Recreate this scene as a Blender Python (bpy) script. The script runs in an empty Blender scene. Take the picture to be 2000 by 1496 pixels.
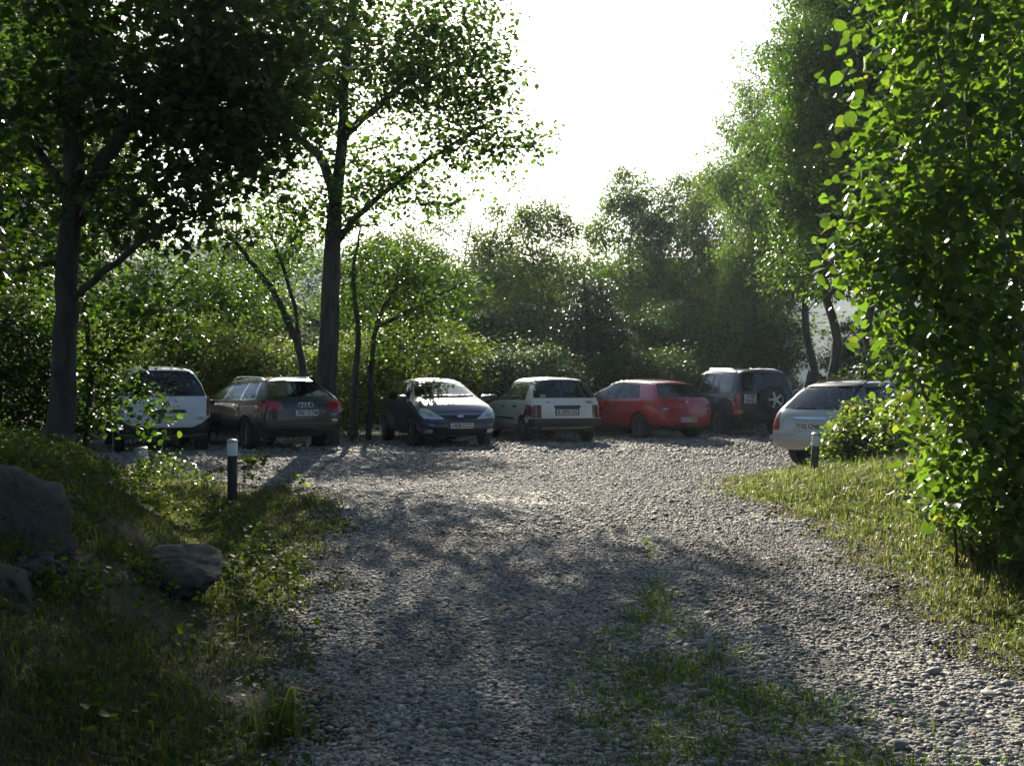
import bpy, bmesh, math, random
import numpy as np
from mathutils import Vector, Matrix
from mathutils.bvhtree import BVHTree
from mathutils.geometry import delaunay_2d_cdt

# ---------------------------------------------------------------- camera, sky, sun
R = math.radians
SC = bpy.context.scene
COL = SC.collection
F, HZ, CZ = 2100.0, 757.0, 1.55          # focal length in photo pixels, horizon row, eye height
cd = bpy.data.cameras.new('camera'); cam = bpy.data.objects.new('camera', cd); COL.objects.link(cam)
cd.sensor_fit = 'HORIZONTAL'; cd.sensor_width = 36.0; cd.lens = F / 2000 * 36.0
cd.clip_start = 0.05; cd.clip_end = 5000
cam.location = (0, 0, CZ)
cam.rotation_euler = (R(90) + math.atan((HZ - 748) / F), 0, 0)
SC.camera = cam

SUN_AZ, SUN_EL = R(-5.2), R(24.0)        # azimuth from +Y towards +X
SDIR = Vector((math.sin(SUN_AZ) * math.cos(SUN_EL), math.cos(SUN_AZ) * math.cos(SUN_EL), math.sin(SUN_EL)))
W = bpy.data.worlds.new('World'); SC.world = W; W.use_nodes = True
wn = W.node_tree; bg = wn.nodes['Background']
sky = wn.nodes.new('ShaderNodeTexSky'); sky.sky_type = 'NISHITA'; sky.sun_disc = False
sky.sun_elevation = SUN_EL; sky.sun_rotation = SUN_AZ
sky.air_density = 1.0; sky.dust_density = 1.6; sky.ozone_density = 2.5
wn.links.new(sky.outputs[0], bg.inputs[0]); bg.inputs[1].default_value = 0.058
sl = bpy.data.lights.new('sun', 'SUN'); sl.energy = 5.0; sl.angle = R(0.5); sl.color = (1.0, 0.90, 0.74)
so = bpy.data.objects.new('sun', sl); COL.objects.link(so); so.location = (-3, 40, 30)
so.rotation_euler = (-SDIR).to_track_quat('-Z', 'Y').to_euler()
SC.view_settings.view_transform = 'Standard'; SC.view_settings.look = 'None'
SC.view_settings.exposure = 1.5; SC.view_settings.gamma = 1.0
SC.cycles.max_bounces = 8; SC.cycles.diffuse_bounces = 3; SC.cycles.glossy_bounces = 3
SC.cycles.transmission_bounces = 5; SC.cycles.volume_bounces = 0; SC.cycles.transparent_max_bounces = 12
SC.cycles.sample_clamp_indirect = 6.0; SC.cycles.caustics_reflective = False; SC.cycles.caustics_refractive = False

# ---------------------------------------------------------------- helpers
def at(u, v, Y):
    return Vector(((u - 1000) / F * Y, Y, CZ + (HZ - v) / F * Y))

def ss(a, b, x):
    t = np.clip((x - a) / (b - a), 0, 1); return t * t * (3 - 2 * t)

def mesh_np(name, V, faces, smooth=False):
    """faces: list of int arrays (k,n)"""
    me = bpy.data.meshes.new(name)
    V = np.asarray(V, np.float32).reshape(-1, 3)
    faces = [np.asarray(f, np.int32) for f in faces if len(f)]
    me.vertices.add(len(V)); me.vertices.foreach_set('co', V.ravel())
    nl = sum(f.size for f in faces); nf = sum(len(f) for f in faces)
    me.loops.add(nl); me.polygons.add(nf)
    me.loops.foreach_set('vertex_index', np.concatenate([f.ravel() for f in faces]))
    tot = np.concatenate([np.full(len(f), f.shape[1], np.int32) for f in faces])
    st = np.concatenate([[0], np.cumsum(tot)[:-1]]).astype(np.int32)
    me.polygons.foreach_set('loop_start', st); me.polygons.foreach_set('loop_total', tot)
    if smooth: me.polygons.foreach_set('use_smooth', np.ones(nf, bool))
    me.update(calc_edges=True)
    return me

def link(name, data, mat=None, parent=None, loc=None):
    o = bpy.data.objects.new(name, data); COL.objects.link(o)
    if mat is not None and data is not None: data.materials.append(mat)
    if parent is not None: o.parent = parent
    if loc is not None: o.location = loc
    return o

def tag(o, label=None, cat=None, group=None, kind=None):
    if label: o['label'] = label
    if cat: o['category'] = cat
    if group: o['group'] = group
    if kind: o['kind'] = kind
    return o

def root(name, label, cat, loc=(0, 0, 0), rz=0.0, group=None):
    o = bpy.data.objects.new(name, None); COL.objects.link(o)
    o.empty_display_size = 0.2
    o.location = loc; o.rotation_euler = (0, 0, rz)
    return tag(o, label, cat, group)

# ---------------------------------------------------------------- materials
def newmat(name):
    m = bpy.data.materials.new(name); m.use_nodes = True
    return m, m.node_tree.nodes, m.node_tree.links, m.node_tree.nodes['Principled BSDF']

def ramp(nt, fac, stops):
    r = nt.nodes.new('ShaderNodeValToRGB')
    e = r.color_ramp.elements
    while len(e) < len(stops): e.new(0.5)
    for k, (p, c) in enumerate(stops):
        e[k].position = p; e[k].color = (*c, 1)
    nt.links.new(fac, r.inputs[0]); return r.outputs[0]

def noise(nt, scale, detail=4, rough=0.55, coord='Object'):
    tc = nt.nodes.new('ShaderNodeTexCoord'); n = nt.nodes.new('ShaderNodeTexNoise')
    n.inputs['Scale'].default_value = scale; n.inputs['Detail'].default_value = detail; n.inputs['Roughness'].default_value = rough
    nt.links.new(tc.outputs[coord], n.inputs['Vector']); return n

def bump(nt, h, strength, dist, bsdf):
    b = nt.nodes.new('ShaderNodeBump'); b.inputs['Strength'].default_value = strength; b.inputs['Distance'].default_value = dist
    nt.links.new(h, b.inputs['Height']); nt.links.new(b.outputs[0], bsdf.inputs['Normal'])

def plain(name, col, rough=0.5, metal=0.0, coat=0.0, spec=0.5, var=0.0, vscale=6):
    m, n, l, b = newmat(name)
    b.inputs['Base Color'].default_value = (*col, 1); b.inputs['Roughness'].default_value = rough
    b.inputs['Metallic'].default_value = metal; b.inputs['Coat Weight'].default_value = coat
    b.inputs['Coat Roughness'].default_value = 0.06; b.inputs['Specular IOR Level'].default_value = spec
    if var:
        nz = noise(m.node_tree, vscale, 5)
        lo = tuple(c * (1 - var) for c in col); hi = tuple(min(1, c * (1 + var)) for c in col)
        l.new(ramp(m.node_tree, nz.outputs[0], [(0.3, lo), (0.7, hi)]), b.inputs['Base Color'])
        rr = n.new('ShaderNodeMapRange'); rr.inputs[3].default_value = rough * 0.8; rr.inputs[4].default_value = min(1, rough * 1.3 + 0.05)
        l.new(nz.outputs[0], rr.inputs[0]); l.new(rr.outputs[0], b.inputs['Roughness'])
    return m

def leafmat(name, cols, tcol, mix=0.45, rough=0.42, spec=0.4, tvar=0.5):
    """cols: ramp stops of surface colours over leaves; tcol: colour of light passing through"""
    m, n, l, b = newmat(name); nt = m.node_tree
    g = n.new('ShaderNodeNewGeometry')
    c = ramp(nt, g.outputs['Random Per Island'], cols)
    nz = noise(nt, 45, 3); mm = n.new('ShaderNodeMix'); mm.data_type = 'RGBA'; mm.blend_type = 'MULTIPLY'; mm.inputs[0].default_value = 1
    l.new(c, mm.inputs[6]); l.new(ramp(nt, nz.outputs[0], [(.3, (.6, .62, .6)), (.7, (1.25, 1.2, 1.1))]), mm.inputs[7])
    l.new(mm.outputs[2], b.inputs['Base Color']); b.inputs['Roughness'].default_value = rough; b.inputs['Specular IOR Level'].default_value = spec
    t = n.new('ShaderNodeBsdfTranslucent')
    mr = n.new('ShaderNodeMath'); mr.operation = 'MULTIPLY'; mr.inputs[1].default_value = 7.31
    fr = n.new('ShaderNodeMath'); fr.operation = 'FRACT'
    l.new(g.outputs['Random Per Island'], mr.inputs[0]); l.new(mr.outputs[0], fr.inputs[0])
    lo = tuple(x * (1 - tvar) for x in tcol); hi = tuple(x * (1 + tvar * 0.6) for x in tcol)
    l.new(ramp(nt, fr.outputs[0], [(0.0, lo), (0.9, hi), (0.985, (hi[0] * 1.6, hi[1] * 1.05, hi[2]))]), t.inputs['Color'])
    mx = n.new('ShaderNodeMixShader'); mx.inputs[0].default_value = mix
    l.new(b.outputs[0], mx.inputs[1]); l.new(t.outputs[0], mx.inputs[2])
    l.new(mx.outputs[0], n['Material Output'].inputs['Surface'])
    return m

def barkmat(name, lo, hi, scale=9):
    m, n, l, b = newmat(name); nt = m.node_tree
    tc = n.new('ShaderNodeTexCoord'); mp = n.new('ShaderNodeMapping'); mp.inputs['Scale'].default_value = (1, 1, 0.22)
    nz = n.new('ShaderNodeTexNoise'); nz.inputs['Scale'].default_value = scale; nz.inputs['Detail'].default_value = 7; nz.inputs['Roughness'].default_value = 0.65
    l.new(tc.outputs['Object'], mp.inputs[0]); l.new(mp.outputs[0], nz.inputs['Vector'])
    l.new(ramp(nt, nz.outputs[0], [(0.32, lo), (0.62, hi)]), b.inputs['Base Color'])
    b.inputs['Roughness'].default_value = 0.9
    bump(nt, nz.outputs[0], 1.0, 0.07, b)
    return m

M = {}
M['bark'] = barkmat('bark', (0.02, 0.018, 0.015), (0.075, 0.068, 0.055))
M['bark_pale'] = barkmat('pale_bark', (0.06, 0.055, 0.045), (0.2, 0.185, 0.15), 6)
G = lambda a, b, c: (a, b, c)
M['leaf_maple'] = leafmat('maple_leaf', [(0, G(.014, .034, .010)), (.6, G(.025, .055, .013)), (.95, G(.045, .078, .018)), (1, G(.10, .09, .03))], (0.08, 0.165, 0.012), .36)
M['leaf_lime'] = leafmat('lime_leaf', [(0, G(.018, .042, .014)), (.7, G(.032, .066, .02)), (1, G(.06, .09, .026))], (0.11, 0.23, 0.016), .44)
M['leaf_alder'] = leafmat('alder_leaf', [(0, G(.018, .042, .020)), (.7, G(.032, .066, .030)), (1, G(.065, .09, .036))], (0.15, 0.27, 0.03), .50, .55, .2)
M['leaf_pale'] = leafmat('pale_leaf', [(0, G(.04, .075, .022)), (.7, G(.065, .11, .03)), (1, G(.12, .14, .045))], (0.17, 0.26, 0.03), .46, .5, .25)
M['leaf_dark'] = leafmat('dark_leaf', [(0, G(.012, .03, .012)), (.7, G(.022, .048, .018)), (1, G(.035, .065, .022))], (0.035, 0.07, 0.014), .28)
M['leaf_shrub'] = leafmat('understorey_leaf', [(0, G(.03, .065, .014)), (.7, G(.055, .10, .02)), (1, G(.10, .13, .03))], (0.19, 0.28, 0.022), .48, .55, .22)
M['leaf_shade'] = leafmat('woodland_leaf', [(0, G(.014, .034, .014)), (.7, G(.027, .056, .02)), (1, G(.05, .08, .026))], (0.075, 0.145, 0.02), .40, .55, .2)
M['leaf_hazel'] = leafmat('hazel_leaf', [(0, G(.024, .062, .010)), (.6, G(.045, .105, .014)), (.93, G(.075, .14, .02)), (.97, G(.10, .15, .02)), (1, G(.32, .22, .025))], (0.16, 0.30, 0.022), .46, .36, .5)
M['leaf_bramble'] = leafmat('bramble_leaf', [(0, G(.035, .07, .018)), (.55, G(.07, .12, .028)), (.85, G(.12, .15, .05)), (1, G(.26, .22, .13))], (0.24, 0.36, 0.04), .42, .3, .6)
M['grass'] = leafmat('grass_blade', [(0, G(.04, .075, .014)), (.5, G(.075, .11, .026)), (.72, G(.13, .14, .045)), (1, G(.27, .22, .11))], (0.22, 0.30, 0.05), .42, .5, .3)
M['grass_dark'] = leafmat('bank_grass_blade', [(0, G(.022, .04, .011)), (.5, G(.034, .055, .016)), (.75, G(.055, .058, .024)), (1, G(.11, .08, .045))], (0.19, 0.25, 0.025), .42, .55, .3)  # browner bank grass; its shade is put into the colour too
M['grass_lush'] = leafmat('lush_grass_blade', [(0, G(.035, .08, .012)), (.7, G(.06, .12, .018)), (.9, G(.10, .14, .03)), (1, G(.2, .16, .07))], (0.17, 0.32, 0.025), .45, .45, .35)
M['grass_dry'] = leafmat('dry_grass_blade', [(0, G(.10, .085, .035)), (.6, G(.20, .165, .075)), (1, G(.32, .27, .14))], (0.22, 0.19, 0.06), .35, .6, .3)
M['ivy'] = leafmat('ground_cover_leaf', [(0, G(.02, .05, .010)), (.7, G(.04, .085, .016)), (1, G(.075, .11, .02))], (0.13, 0.21, 0.015), .42, .55, .15)
M['flower'] = plain('flower_petal', (.62, .58, .52), .7)
M['litter'] = leafmat('fallen_leaf', [(0, G(.09, .05, .025)), (.6, G(.17, .095, .045)), (1, G(.25, .17, .09))], (0.15, 0.08, 0.02), .2, .6, .3)

def gravelmat():
    m, n, l, b = newmat('gravel'); nt = m.node_tree
    tc = n.new('ShaderNodeTexCoord')
    vo = n.new('ShaderNodeTexVoronoi'); vo.inputs['Scale'].default_value = 26; l.new(tc.outputs['Object'], vo.inputs['Vector'])
    sep = n.new('ShaderNodeSeparateColor'); l.new(vo.outputs['Color'], sep.inputs[0])
    c1 = ramp(nt, sep.outputs[0], [(0, (.055, .052, .048)), (.5, (.14, .13, .117)), (1, (.27, .25, .22))])
    nz = noise(nt, 0.6, 5)
    mx = n.new('ShaderNodeMix'); mx.data_type = 'RGBA'; mx.blend_type = 'MULTIPLY'; mx.inputs[0].default_value = 1
    l.new(c1, mx.inputs[6]); l.new(ramp(nt, nz.outputs[0], [(.35, (.62, .58, .5)), (.65, (1, 1, 1))]), mx.inputs[7])
    l.new(mx.outputs[2], b.inputs['Base Color']); b.inputs['Roughness'].default_value = .8
    iv = n.new('ShaderNodeMath'); iv.operation = 'SUBTRACT'; iv.inputs[0].default_value = 1; l.new(vo.outputs['Distance'], iv.inputs[1])
    bump(nt, iv.outputs[0], 1.0, .02, b)
    return m
M['gravel'] = gravelmat()

def pebblemat():
    m, n, l, b = newmat('pebble'); nt = m.node_tree
    g = n.new('ShaderNodeNewGeometry')
    c = ramp(nt, g.outputs['Random Per Island'], [(0, (.085, .083, .082)), (.3, (.17, .165, .158)), (.6, (.26, .25, .235)), (.85, (.36, .345, .315)), (.95, (.25, .205, .165)), (1, (.52, .51, .48))])
    nz = noise(nt, 60, 3)
    mx = n.new('ShaderNodeMix'); mx.data_type = 'RGBA'; mx.blend_type = 'MULTIPLY'; mx.inputs[0].default_value = 1
    l.new(c, mx.inputs[6]); l.new(ramp(nt, nz.outputs[0], [(.3, (.7, .7, .7)), (.7, (1.1, 1.1, 1.1))]), mx.inputs[7])
    n2 = noise(nt, .9, 4); m2 = n.new('ShaderNodeMix'); m2.data_type = 'RGBA'; m2.blend_type = 'MULTIPLY'; m2.inputs[0].default_value = 1
    l.new(mx.outputs[2], m2.inputs[6]); l.new(ramp(nt, n2.outputs[0], [(.35, (.70, .67, .63)), (.5, (.95, .94, .92)), (.68, (1.1, 1.1, 1.09))]), m2.inputs[7])
    l.new(m2.outputs[2], b.inputs['Base Color']); b.inputs['Roughness'].default_value = .7; b.inputs['Specular IOR Level'].default_value = .35
    return m
M['pebble'] = pebblemat()

def groundmat():
    m, n, l, b = newmat('woodland_soil'); nt = m.node_tree
    n1 = noise(nt, 1.3, 8, .65); n2 = noise(nt, 14, 6, .7)
    c1 = ramp(nt, n1.outputs[0], [(.35, (.035, .028, .018)), (.5, (.045, .05, .018)), (.68, (.075, .062, .035))])
    mx = n.new('ShaderNodeMix'); mx.data_type = 'RGBA'; mx.blend_type = 'MULTIPLY'; mx.inputs[0].default_value = 1
    l.new(c1, mx.inputs[6]); l.new(ramp(nt, n2.outputs[0], [(.3, (.5, .5, .5)), (.7, (1.3, 1.25, 1.15))]), mx.inputs[7])
    l.new(mx.outputs[2], b.inputs['Base Color']); b.inputs['Roughness'].default_value = .95
    bump(nt, n2.outputs[0], .9, .05, b)
    return m
M['soil'] = groundmat()

def rockmat(name, lo, hi, lichen):
    m, n, l, b = newmat(name); nt = m.node_tree
    n1 = noise(nt, 3, 10, .7); n2 = noise(nt, 22, 6, .7)
    c1 = ramp(nt, n1.outputs[0], [(.35, lo), (.6, hi), (.72, lichen)])
    mx = n.new('ShaderNodeMix'); mx.data_type = 'RGBA'; mx.blend_type = 'MULTIPLY'; mx.inputs[0].default_value = 1
    l.new(c1, mx.inputs[6]); l.new(ramp(nt, n2.outputs[0], [(.3, (.55, .55, .55)), (.7, (1.25, 1.25, 1.2))]), mx.inputs[7])
    l.new(mx.outputs[2], b.inputs['Base Color']); b.inputs['Roughness'].default_value = .9
    ad = n.new('ShaderNodeMath'); ad.operation = 'ADD'; l.new(n1.outputs[0], ad.inputs[0]); l.new(n2.outputs[0], ad.inputs[1])
    bump(nt, ad.outputs[0], .8, .06, b)
    return m
M['rock'] = rockmat('rock', (.07, .068, .06), (.17, .16, .14), (.22, .24, .2))
M['rock_dark'] = rockmat('dark_rock', (.02, .024, .022), (.045, .05, .045), (.05, .06, .05))

def hillmat():
    m, n, l, b = newmat('wooded_hill'); nt = m.node_tree
    n1 = noise(nt, .06, 10, .7)
    l.new(ramp(nt, n1.outputs[0], [(.35, (.03, .05, .025)), (.6, (.06, .09, .035)), (.75, (.11, .12, .06))]), b.inputs['Base Color'])
    b.inputs['Roughness'].default_value = 1; bump(nt, n1.outputs[0], 1, 4, b)
    return m
M['hill'] = hillmat()

# ---------------------------------------------------------------- terrain
def bank_edge(Y):
    return np.interp(Y, [-5, 3, 5, 6.5, 8, 9.5, 11, 12.5, 14.5, 17, 22], [.75, .85, 1.05, 1.35, 1.75, 2.35, 3.0, 3.9, 5.8, 8.6, 12])

def T(X, Y):
    X = np.asarray(X, float); Y = np.asarray(Y, float)
    z = .32 * ss(3.0, 12.5, Y)
    z = z - .17 * ss(2.8, 5.5, X) * ss(13, 17, Y) * (1 - ss(21, 25, Y))
    e = bank_edge(Y)
    z = z + (.80 - .14 * ss(8, 12, Y)) * ss(0.15, 1.9, -X - e) * (1 - .55 * ss(12, 16, Y)) + .35 * ss(2, 6, -X - e) * (1 - ss(11, 16, Y))
    z = z + .36 * ss(1.9, 5.0, X - .06 * Y) * (1 - ss(11.5, 15.5, Y))
    r2 = np.clip(1 - ((X - 1.05 - .03 * Y) / .45) ** 2, 0, 1)
    z = z + .035 * r2 * (1 - ss(8, 11, Y))
    z = z + .012 * np.sin(1.7 * X + .6 * Y) * np.sin(.9 * Y - .5 * X) + .006 * np.sin(4.1 * X + 2.3) * np.sin(3.7 * Y)
    z = z - 16 * ss(35, 120, Y) - 3 * ss(30, 90, np.abs(X))
    return z
def Tz(x, y): return float(T(x, y))

def pg(u, v):
    """photo pixel -> ground point"""
    Y = 10.0
    for _ in range(60):
        X = (u - 1000) / F * Y
        Yn = (CZ - Tz(X, Y)) * F / (v - HZ)
        Y = .6 * Y + .4 * Yn
    return ((u - 1000) / F * Y, Y)

def axis(lo, flo, fhi, hi, step, grow=1.35):
    a = list(np.arange(flo, fhi + 1e-6, step)); s = step; x = a[-1]
    while x < hi: s *= grow; x += s; a.append(min(x, hi))
    s = step; x = a[0]; b = []
    while x > lo: s *= grow; x -= s; b.append(max(x, lo))
    return np.array(b[::-1] + a)

def gridmesh(name, xs, ys, zf, keep=None, smooth=True):
    XX, YY = np.meshgrid(xs, ys); ZZ = zf(XX, YY)
    V = np.stack([XX, YY, ZZ], -1).reshape(-1, 3); nx = len(xs)
    i, j = np.meshgrid(np.arange(len(xs) - 1), np.arange(len(ys) - 1)); a = (j * nx + i).ravel()
    Fq = np.stack([a, a + 1, a + 1 + nx, a + nx], -1)
    if keep is not None:
        c = V[Fq].mean(1); Fq = Fq[keep(c[:, 0], c[:, 1])]
        used = np.unique(Fq); mp = np.zeros(len(V), int); mp[used] = np.arange(len(used)); V = V[used]; Fq = mp[Fq]
    return mesh_np(name, V, [Fq], smooth)

g = link('ground', gridmesh('ground', axis(-900, -13, 13, 900, .14), axis(-60, 0, 34, 1200, .14), T), M['soil']); tag(g, kind='structure')

left_px = [(612, 1496), (600, 1330), (592, 1250), (620, 1180), (640, 1090), (690, 1035), (655, 975), (590, 952), (470, 945), (330, 930)]
right_px = [(1520, 925), (1400, 940), (1375, 958), (1470, 985), (1560, 1025), (1640, 1100), (1750, 1200), (1850, 1270), (1990, 1340)]
GP = [(-.9, -3), (-.9, 2.5)] + [pg(*p) for p in left_px] + [(-7.0, 16.2), (-9.5, 18.5), (-12, 22), (-10, 26.5), (-4, 27), (3, 29.5), (8, 31), (12.5, 29), (11.5, 22), (8.2, 17.6)] + [pg(*p) for p in right_px] + [(2.6, 3.2), (2.4, -3)]
GPA = np.array(GP)

def inpoly(X, Y, P):
    X = np.asarray(X, float); Y = np.asarray(Y, float); r = np.zeros(X.shape, bool); n = len(P)
    for k in range(n):
        x1, y1 = P[k]; x2, y2 = P[(k + 1) % n]
        if y1 == y2: continue
        c = ((y1 > Y) != (y2 > Y)) & (X < (x2 - x1) * (Y - y1) / (y2 - y1) + x1)
        r ^= c
    return r

def polydist(X, Y, P):
    d = np.full(np.shape(X), 1e9); n = len(P)
    for k in range(n):
        a = P[k]; b = P[(k + 1) % n]; ab = (b[0] - a[0], b[1] - a[1]); L = ab[0] ** 2 + ab[1] ** 2
        t = np.clip(((X - a[0]) * ab[0] + (Y - a[1]) * ab[1]) / L, 0, 1)
        d = np.minimum(d, np.hypot(X - a[0] - t * ab[0], Y - a[1] - t * ab[1]))
    return d

def warp(X, Y):
    return (X + .09 * np.sin(5.1 * Y + 1.3 * X) + .05 * np.sin(11.3 * Y + 2.0) + .04 * np.sin(17 * X + 5 * Y),
            Y + .08 * np.sin(4.3 * X + .7 * Y) + .05 * np.sin(9.7 * X + 1.0))
def ingravel(X, Y): return inpoly(*warp(X, Y), GP)

gv = link('gravel_drive', gridmesh('gravel_drive', np.arange(-12.5, 13, .09), np.arange(-3, 31.5, .09), lambda x, y: T(x, y) + .014, ingravel), M['gravel']); tag(gv, kind='structure')

def hillz(X, Y):
    h = 58 * np.exp(-((X + 150) / 150) ** 2) + 36 * np.exp(-((X - 130) / 120) ** 2) + 30 * np.exp(-((X - 10) / 160) ** 2) + 45 * np.exp(-((X + 420) / 180) ** 2) + 45 * np.exp(-((X - 420) / 180) ** 2)
    return -19 + h * ss(230, 420, Y) + 3 * np.sin(X * .05 + Y * .03) + 2 * np.sin(X * .11 - Y * .07)
hl = link('hills', gridmesh('hills', np.linspace(-600, 600, 121), np.linspace(200, 640, 45), hillz), M['hill']); tag(hl, kind='structure')
# ---------------------------------------------------------------- vegetation builders
class Tubes:
    def __init__(s): s.V = []; s.Q = []; s.n = 0
    def add(s, pts, rad, k=6):
        P = np.asarray(pts, float); n = len(P); rad = np.asarray(rad, float)
        d = np.gradient(P, axis=0); d /= np.linalg.norm(d, axis=1)[:, None] + 1e-9
        ref = np.array([1.0, .13, .07]) if abs(d[0][2]) > .7 else np.array([0, 0, 1.0])
        a = np.cross(d, ref); a /= np.linalg.norm(a, axis=1)[:, None] + 1e-9; b = np.cross(d, a)
        t = np.linspace(0, 2 * np.pi, k, endpoint=False)
        V = P[:, None, :] + rad[:, None, None] * (np.cos(t)[None, :, None] * a[:, None, :] + np.sin(t)[None, :, None] * b[:, None, :])
        s.V.append(V.reshape(-1, 3))
        i = np.arange(n - 1)[:, None] * k; j = np.arange(k)[None, :]; j2 = (j + 1) % k
        s.Q.append((np.stack([i + j, i + j2, i + k + j2, i + k + j], -1).reshape(-1, 4)) + s.n)
        s.n += n * k
    def mesh(s, name): return mesh_np(name, np.concatenate(s.V), [np.concatenate(s.Q)], True)

def curve(a, b, rng, n=5, wob=.08, sag=0.0):
    a = np.asarray(a, float); b = np.asarray(b, float); t = np.linspace(0, 1, n)[:, None]
    L = np.linalg.norm(b - a); P = a + (b - a) * t
    P[1:-1] += rng.normal(0, wob * L, (n - 2, 3)) * .6
    P[:, 2] += sag * L * np.sin(np.pi * t[:, 0])
    return P

def smoothline(pts, rad, m=4):
    P = np.asarray(pts, float); r = np.asarray(rad, float); n = len(P)
    if n < 3: return P, r
    out = []; ro = []
    Q = np.vstack([2 * P[0] - P[1], P, 2 * P[-1] - P[-2]])
    for i in range(n - 1):
        for k in range(m):
            t = k / m; p0, p1, p2, p3 = Q[i], Q[i + 1], Q[i + 2], Q[i + 3]
            out.append(.5 * ((2 * p1) + (p2 - p0) * t + (2 * p0 - 5 * p1 + 4 * p2 - p3) * t * t + (3 * p1 - p0 - 3 * p2 + p3) * t ** 3))
            ro.append(r[i] * (1 - t) + r[i + 1] * t)
    out.append(P[-1]); ro.append(r[-1])
    return np.array(out), np.array(ro)

LEAF = {
    'rhomb': (np.array([[0, 0, 0], [.36, .5, .10], [0, 1, 0], [-.36, .5, .10]]), [np.array([[0, 1, 2]]), np.array([[0, 2, 3]])]),
    'oval': (np.array([[0, 0, 0], [.30, .18, .05], [.45, .48, .09], [.30, .80, .05], [0, 1.03, -.05], [-.30, .80, .05], [-.45, .48, .09], [-.30, .18, .05]]),
             [np.array([[0, 1, 2, 3, 4]]), np.array([[0, 4, 5, 6, 7]])]),
    'maple': (np.array([[0, 0, 0], [.42, .10, .05], [.30, .34, .03], [.55, .62, .06], [.22, .66, .02], [0, 1.05, -.06], [-.22, .66, .02], [-.55, .62, .06], [-.30, .34, .03], [-.42, .10, .05]]),
              [np.array([[0, 1, 2, 3, 4, 5]]), np.array([[0, 5, 6, 7, 8, 9]])]),
    'hazel': (np.array([[0, 0, 0], [.22, -.06, .04], [.42, .16, .10], [.47, .45, .10], [.38, .72, .05], [.14, .93, -.03], [0, 1.12, -.12], [-.14, .93, -.03], [-.38, .72, .05], [-.47, .45, .10], [-.42, .16, .10], [-.22, -.06, .04], [0, .35, 0], [0, .7, -.02]]),
              [np.array([[0, 1, 2, 12], [0, 12, 10, 11], [3, 4, 13, 12], [12, 13, 8, 9]]), np.array([[2, 3, 12], [12, 9, 10], [4, 5, 13], [13, 7, 8], [5, 6, 13], [13, 6, 7]])]),
}

def leaves(C, size, rng, kind='rhomb', tilt=.55, out=None, droop=.25, svar=.3):
    """C: (n,3) leaf bases -> verts and face arrays"""
    n = len(C); Tm, Ft = LEAF[kind]
    az = rng.uniform(0, 2 * np.pi, n)
    d = np.stack([np.cos(az), np.sin(az), np.zeros(n)], -1)
    if out is not None: d = d * .8 + out
    d[:, 2] += rng.normal(-droop, .35, n); d /= np.linalg.norm(d, axis=1)[:, None] + 1e-9
    up = np.stack([rng.normal(0, tilt, n), rng.normal(0, tilt, n), np.ones(n)], -1)
    x = np.cross(d, up); x /= np.linalg.norm(x, axis=1)[:, None] + 1e-9; z = np.cross(x, d)
    s = size * np.clip(rng.normal(1, svar, n), .45, 1.7)
    V = C[:, None, :] + s[:, None, None] * (Tm[None, :, 0:1] * x[:, None, :] + Tm[None, :, 1:2] * d[:, None, :] + Tm[None, :, 2:3] * z[:, None, :])
    m = len(Tm); off = (np.arange(n) * m)[:, None, None]
    Fs = [(f[None] + off).reshape(-1, f.shape[1]) for f in Ft]
    return V.reshape(-1, 3), Fs

def leafmesh(name, parts):
    V = []; by = {}; n = 0
    for v, fs in parts:
        V.append(v)
        for f in fs: by.setdefault(f.shape[1], []).append(f + n)
        n += len(v)
    return mesh_np(name, np.concatenate(V), [np.concatenate(by[k]) for k in by])

def ellipsoid_pts(n, c, r, rng, shell=.55):
    u = rng.normal(0, 1, (n, 3)); u /= np.linalg.norm(u, axis=1)[:, None]
    q = rng.uniform(0, 1, n) ** (1 / 3) * (1 - shell) + shell * rng.uniform(.55, 1, n)
    return np.asarray(c) + u * q[:, None] * np.asarray(r)

def grow(tubes, nodes, targets, rng, r0=.03, taper=.6, k=4):
    """join clump centres to the nearest wood by thin branches; nodes: list of (p, radius)"""
    P = np.array([q for q, _ in nodes]); Rr = np.array([r for _, r in nodes])
    dm = np.array([np.min(np.linalg.norm(P - t, axis=1)) for t in targets])
    for i in np.argsort(dm):
        t = targets[i]; d = t - P; L = np.linalg.norm(d, axis=1)
        cost = L + .9 * np.clip(-d[:, 2] + .15 * L, 0, None)
        j = int(np.argmin(cost)); a = P[j]; Lj = L[j]
        if Lj < .03: continue
        ra = min(Rr[j] * .7, r0 * (.35 + .35 * Lj)); rb = max(.004, ra * .35)
        c = curve(a, t, rng, 5 if Lj > .6 else 4, .07, .05)
        tubes.add(c, np.linspace(ra, rb, len(c)), k)
        P = np.vstack([P, c[1:]]); Rr = np.concatenate([Rr, np.linspace(ra, rb, len(c))[1:]])

def clump_leaves(cl, per, spread, size, rng, kind, tilt=.55, flat=.5, droop=.25, svar=.3):
    n = len(cl); cnt = np.maximum(3, rng.poisson(per, n))
    idx = np.repeat(np.arange(n), cnt); N = len(idx)
    g = rng.normal(0, 1, (N, 3)); g *= np.minimum(1, 1.9 / (np.linalg.norm(g, axis=1)[:, None] + 1e-9))
    sp = spread * rng.uniform(.6, 1.35, n)[idx][:, None]
    off = g * sp * np.array([1, 1, flat])
    C = cl[idx] + off; o = off / (np.linalg.norm(off, axis=1)[:, None] + 1e-9) * .5
    return leaves(C, size, rng, kind, tilt, o, droop, svar)

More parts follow.
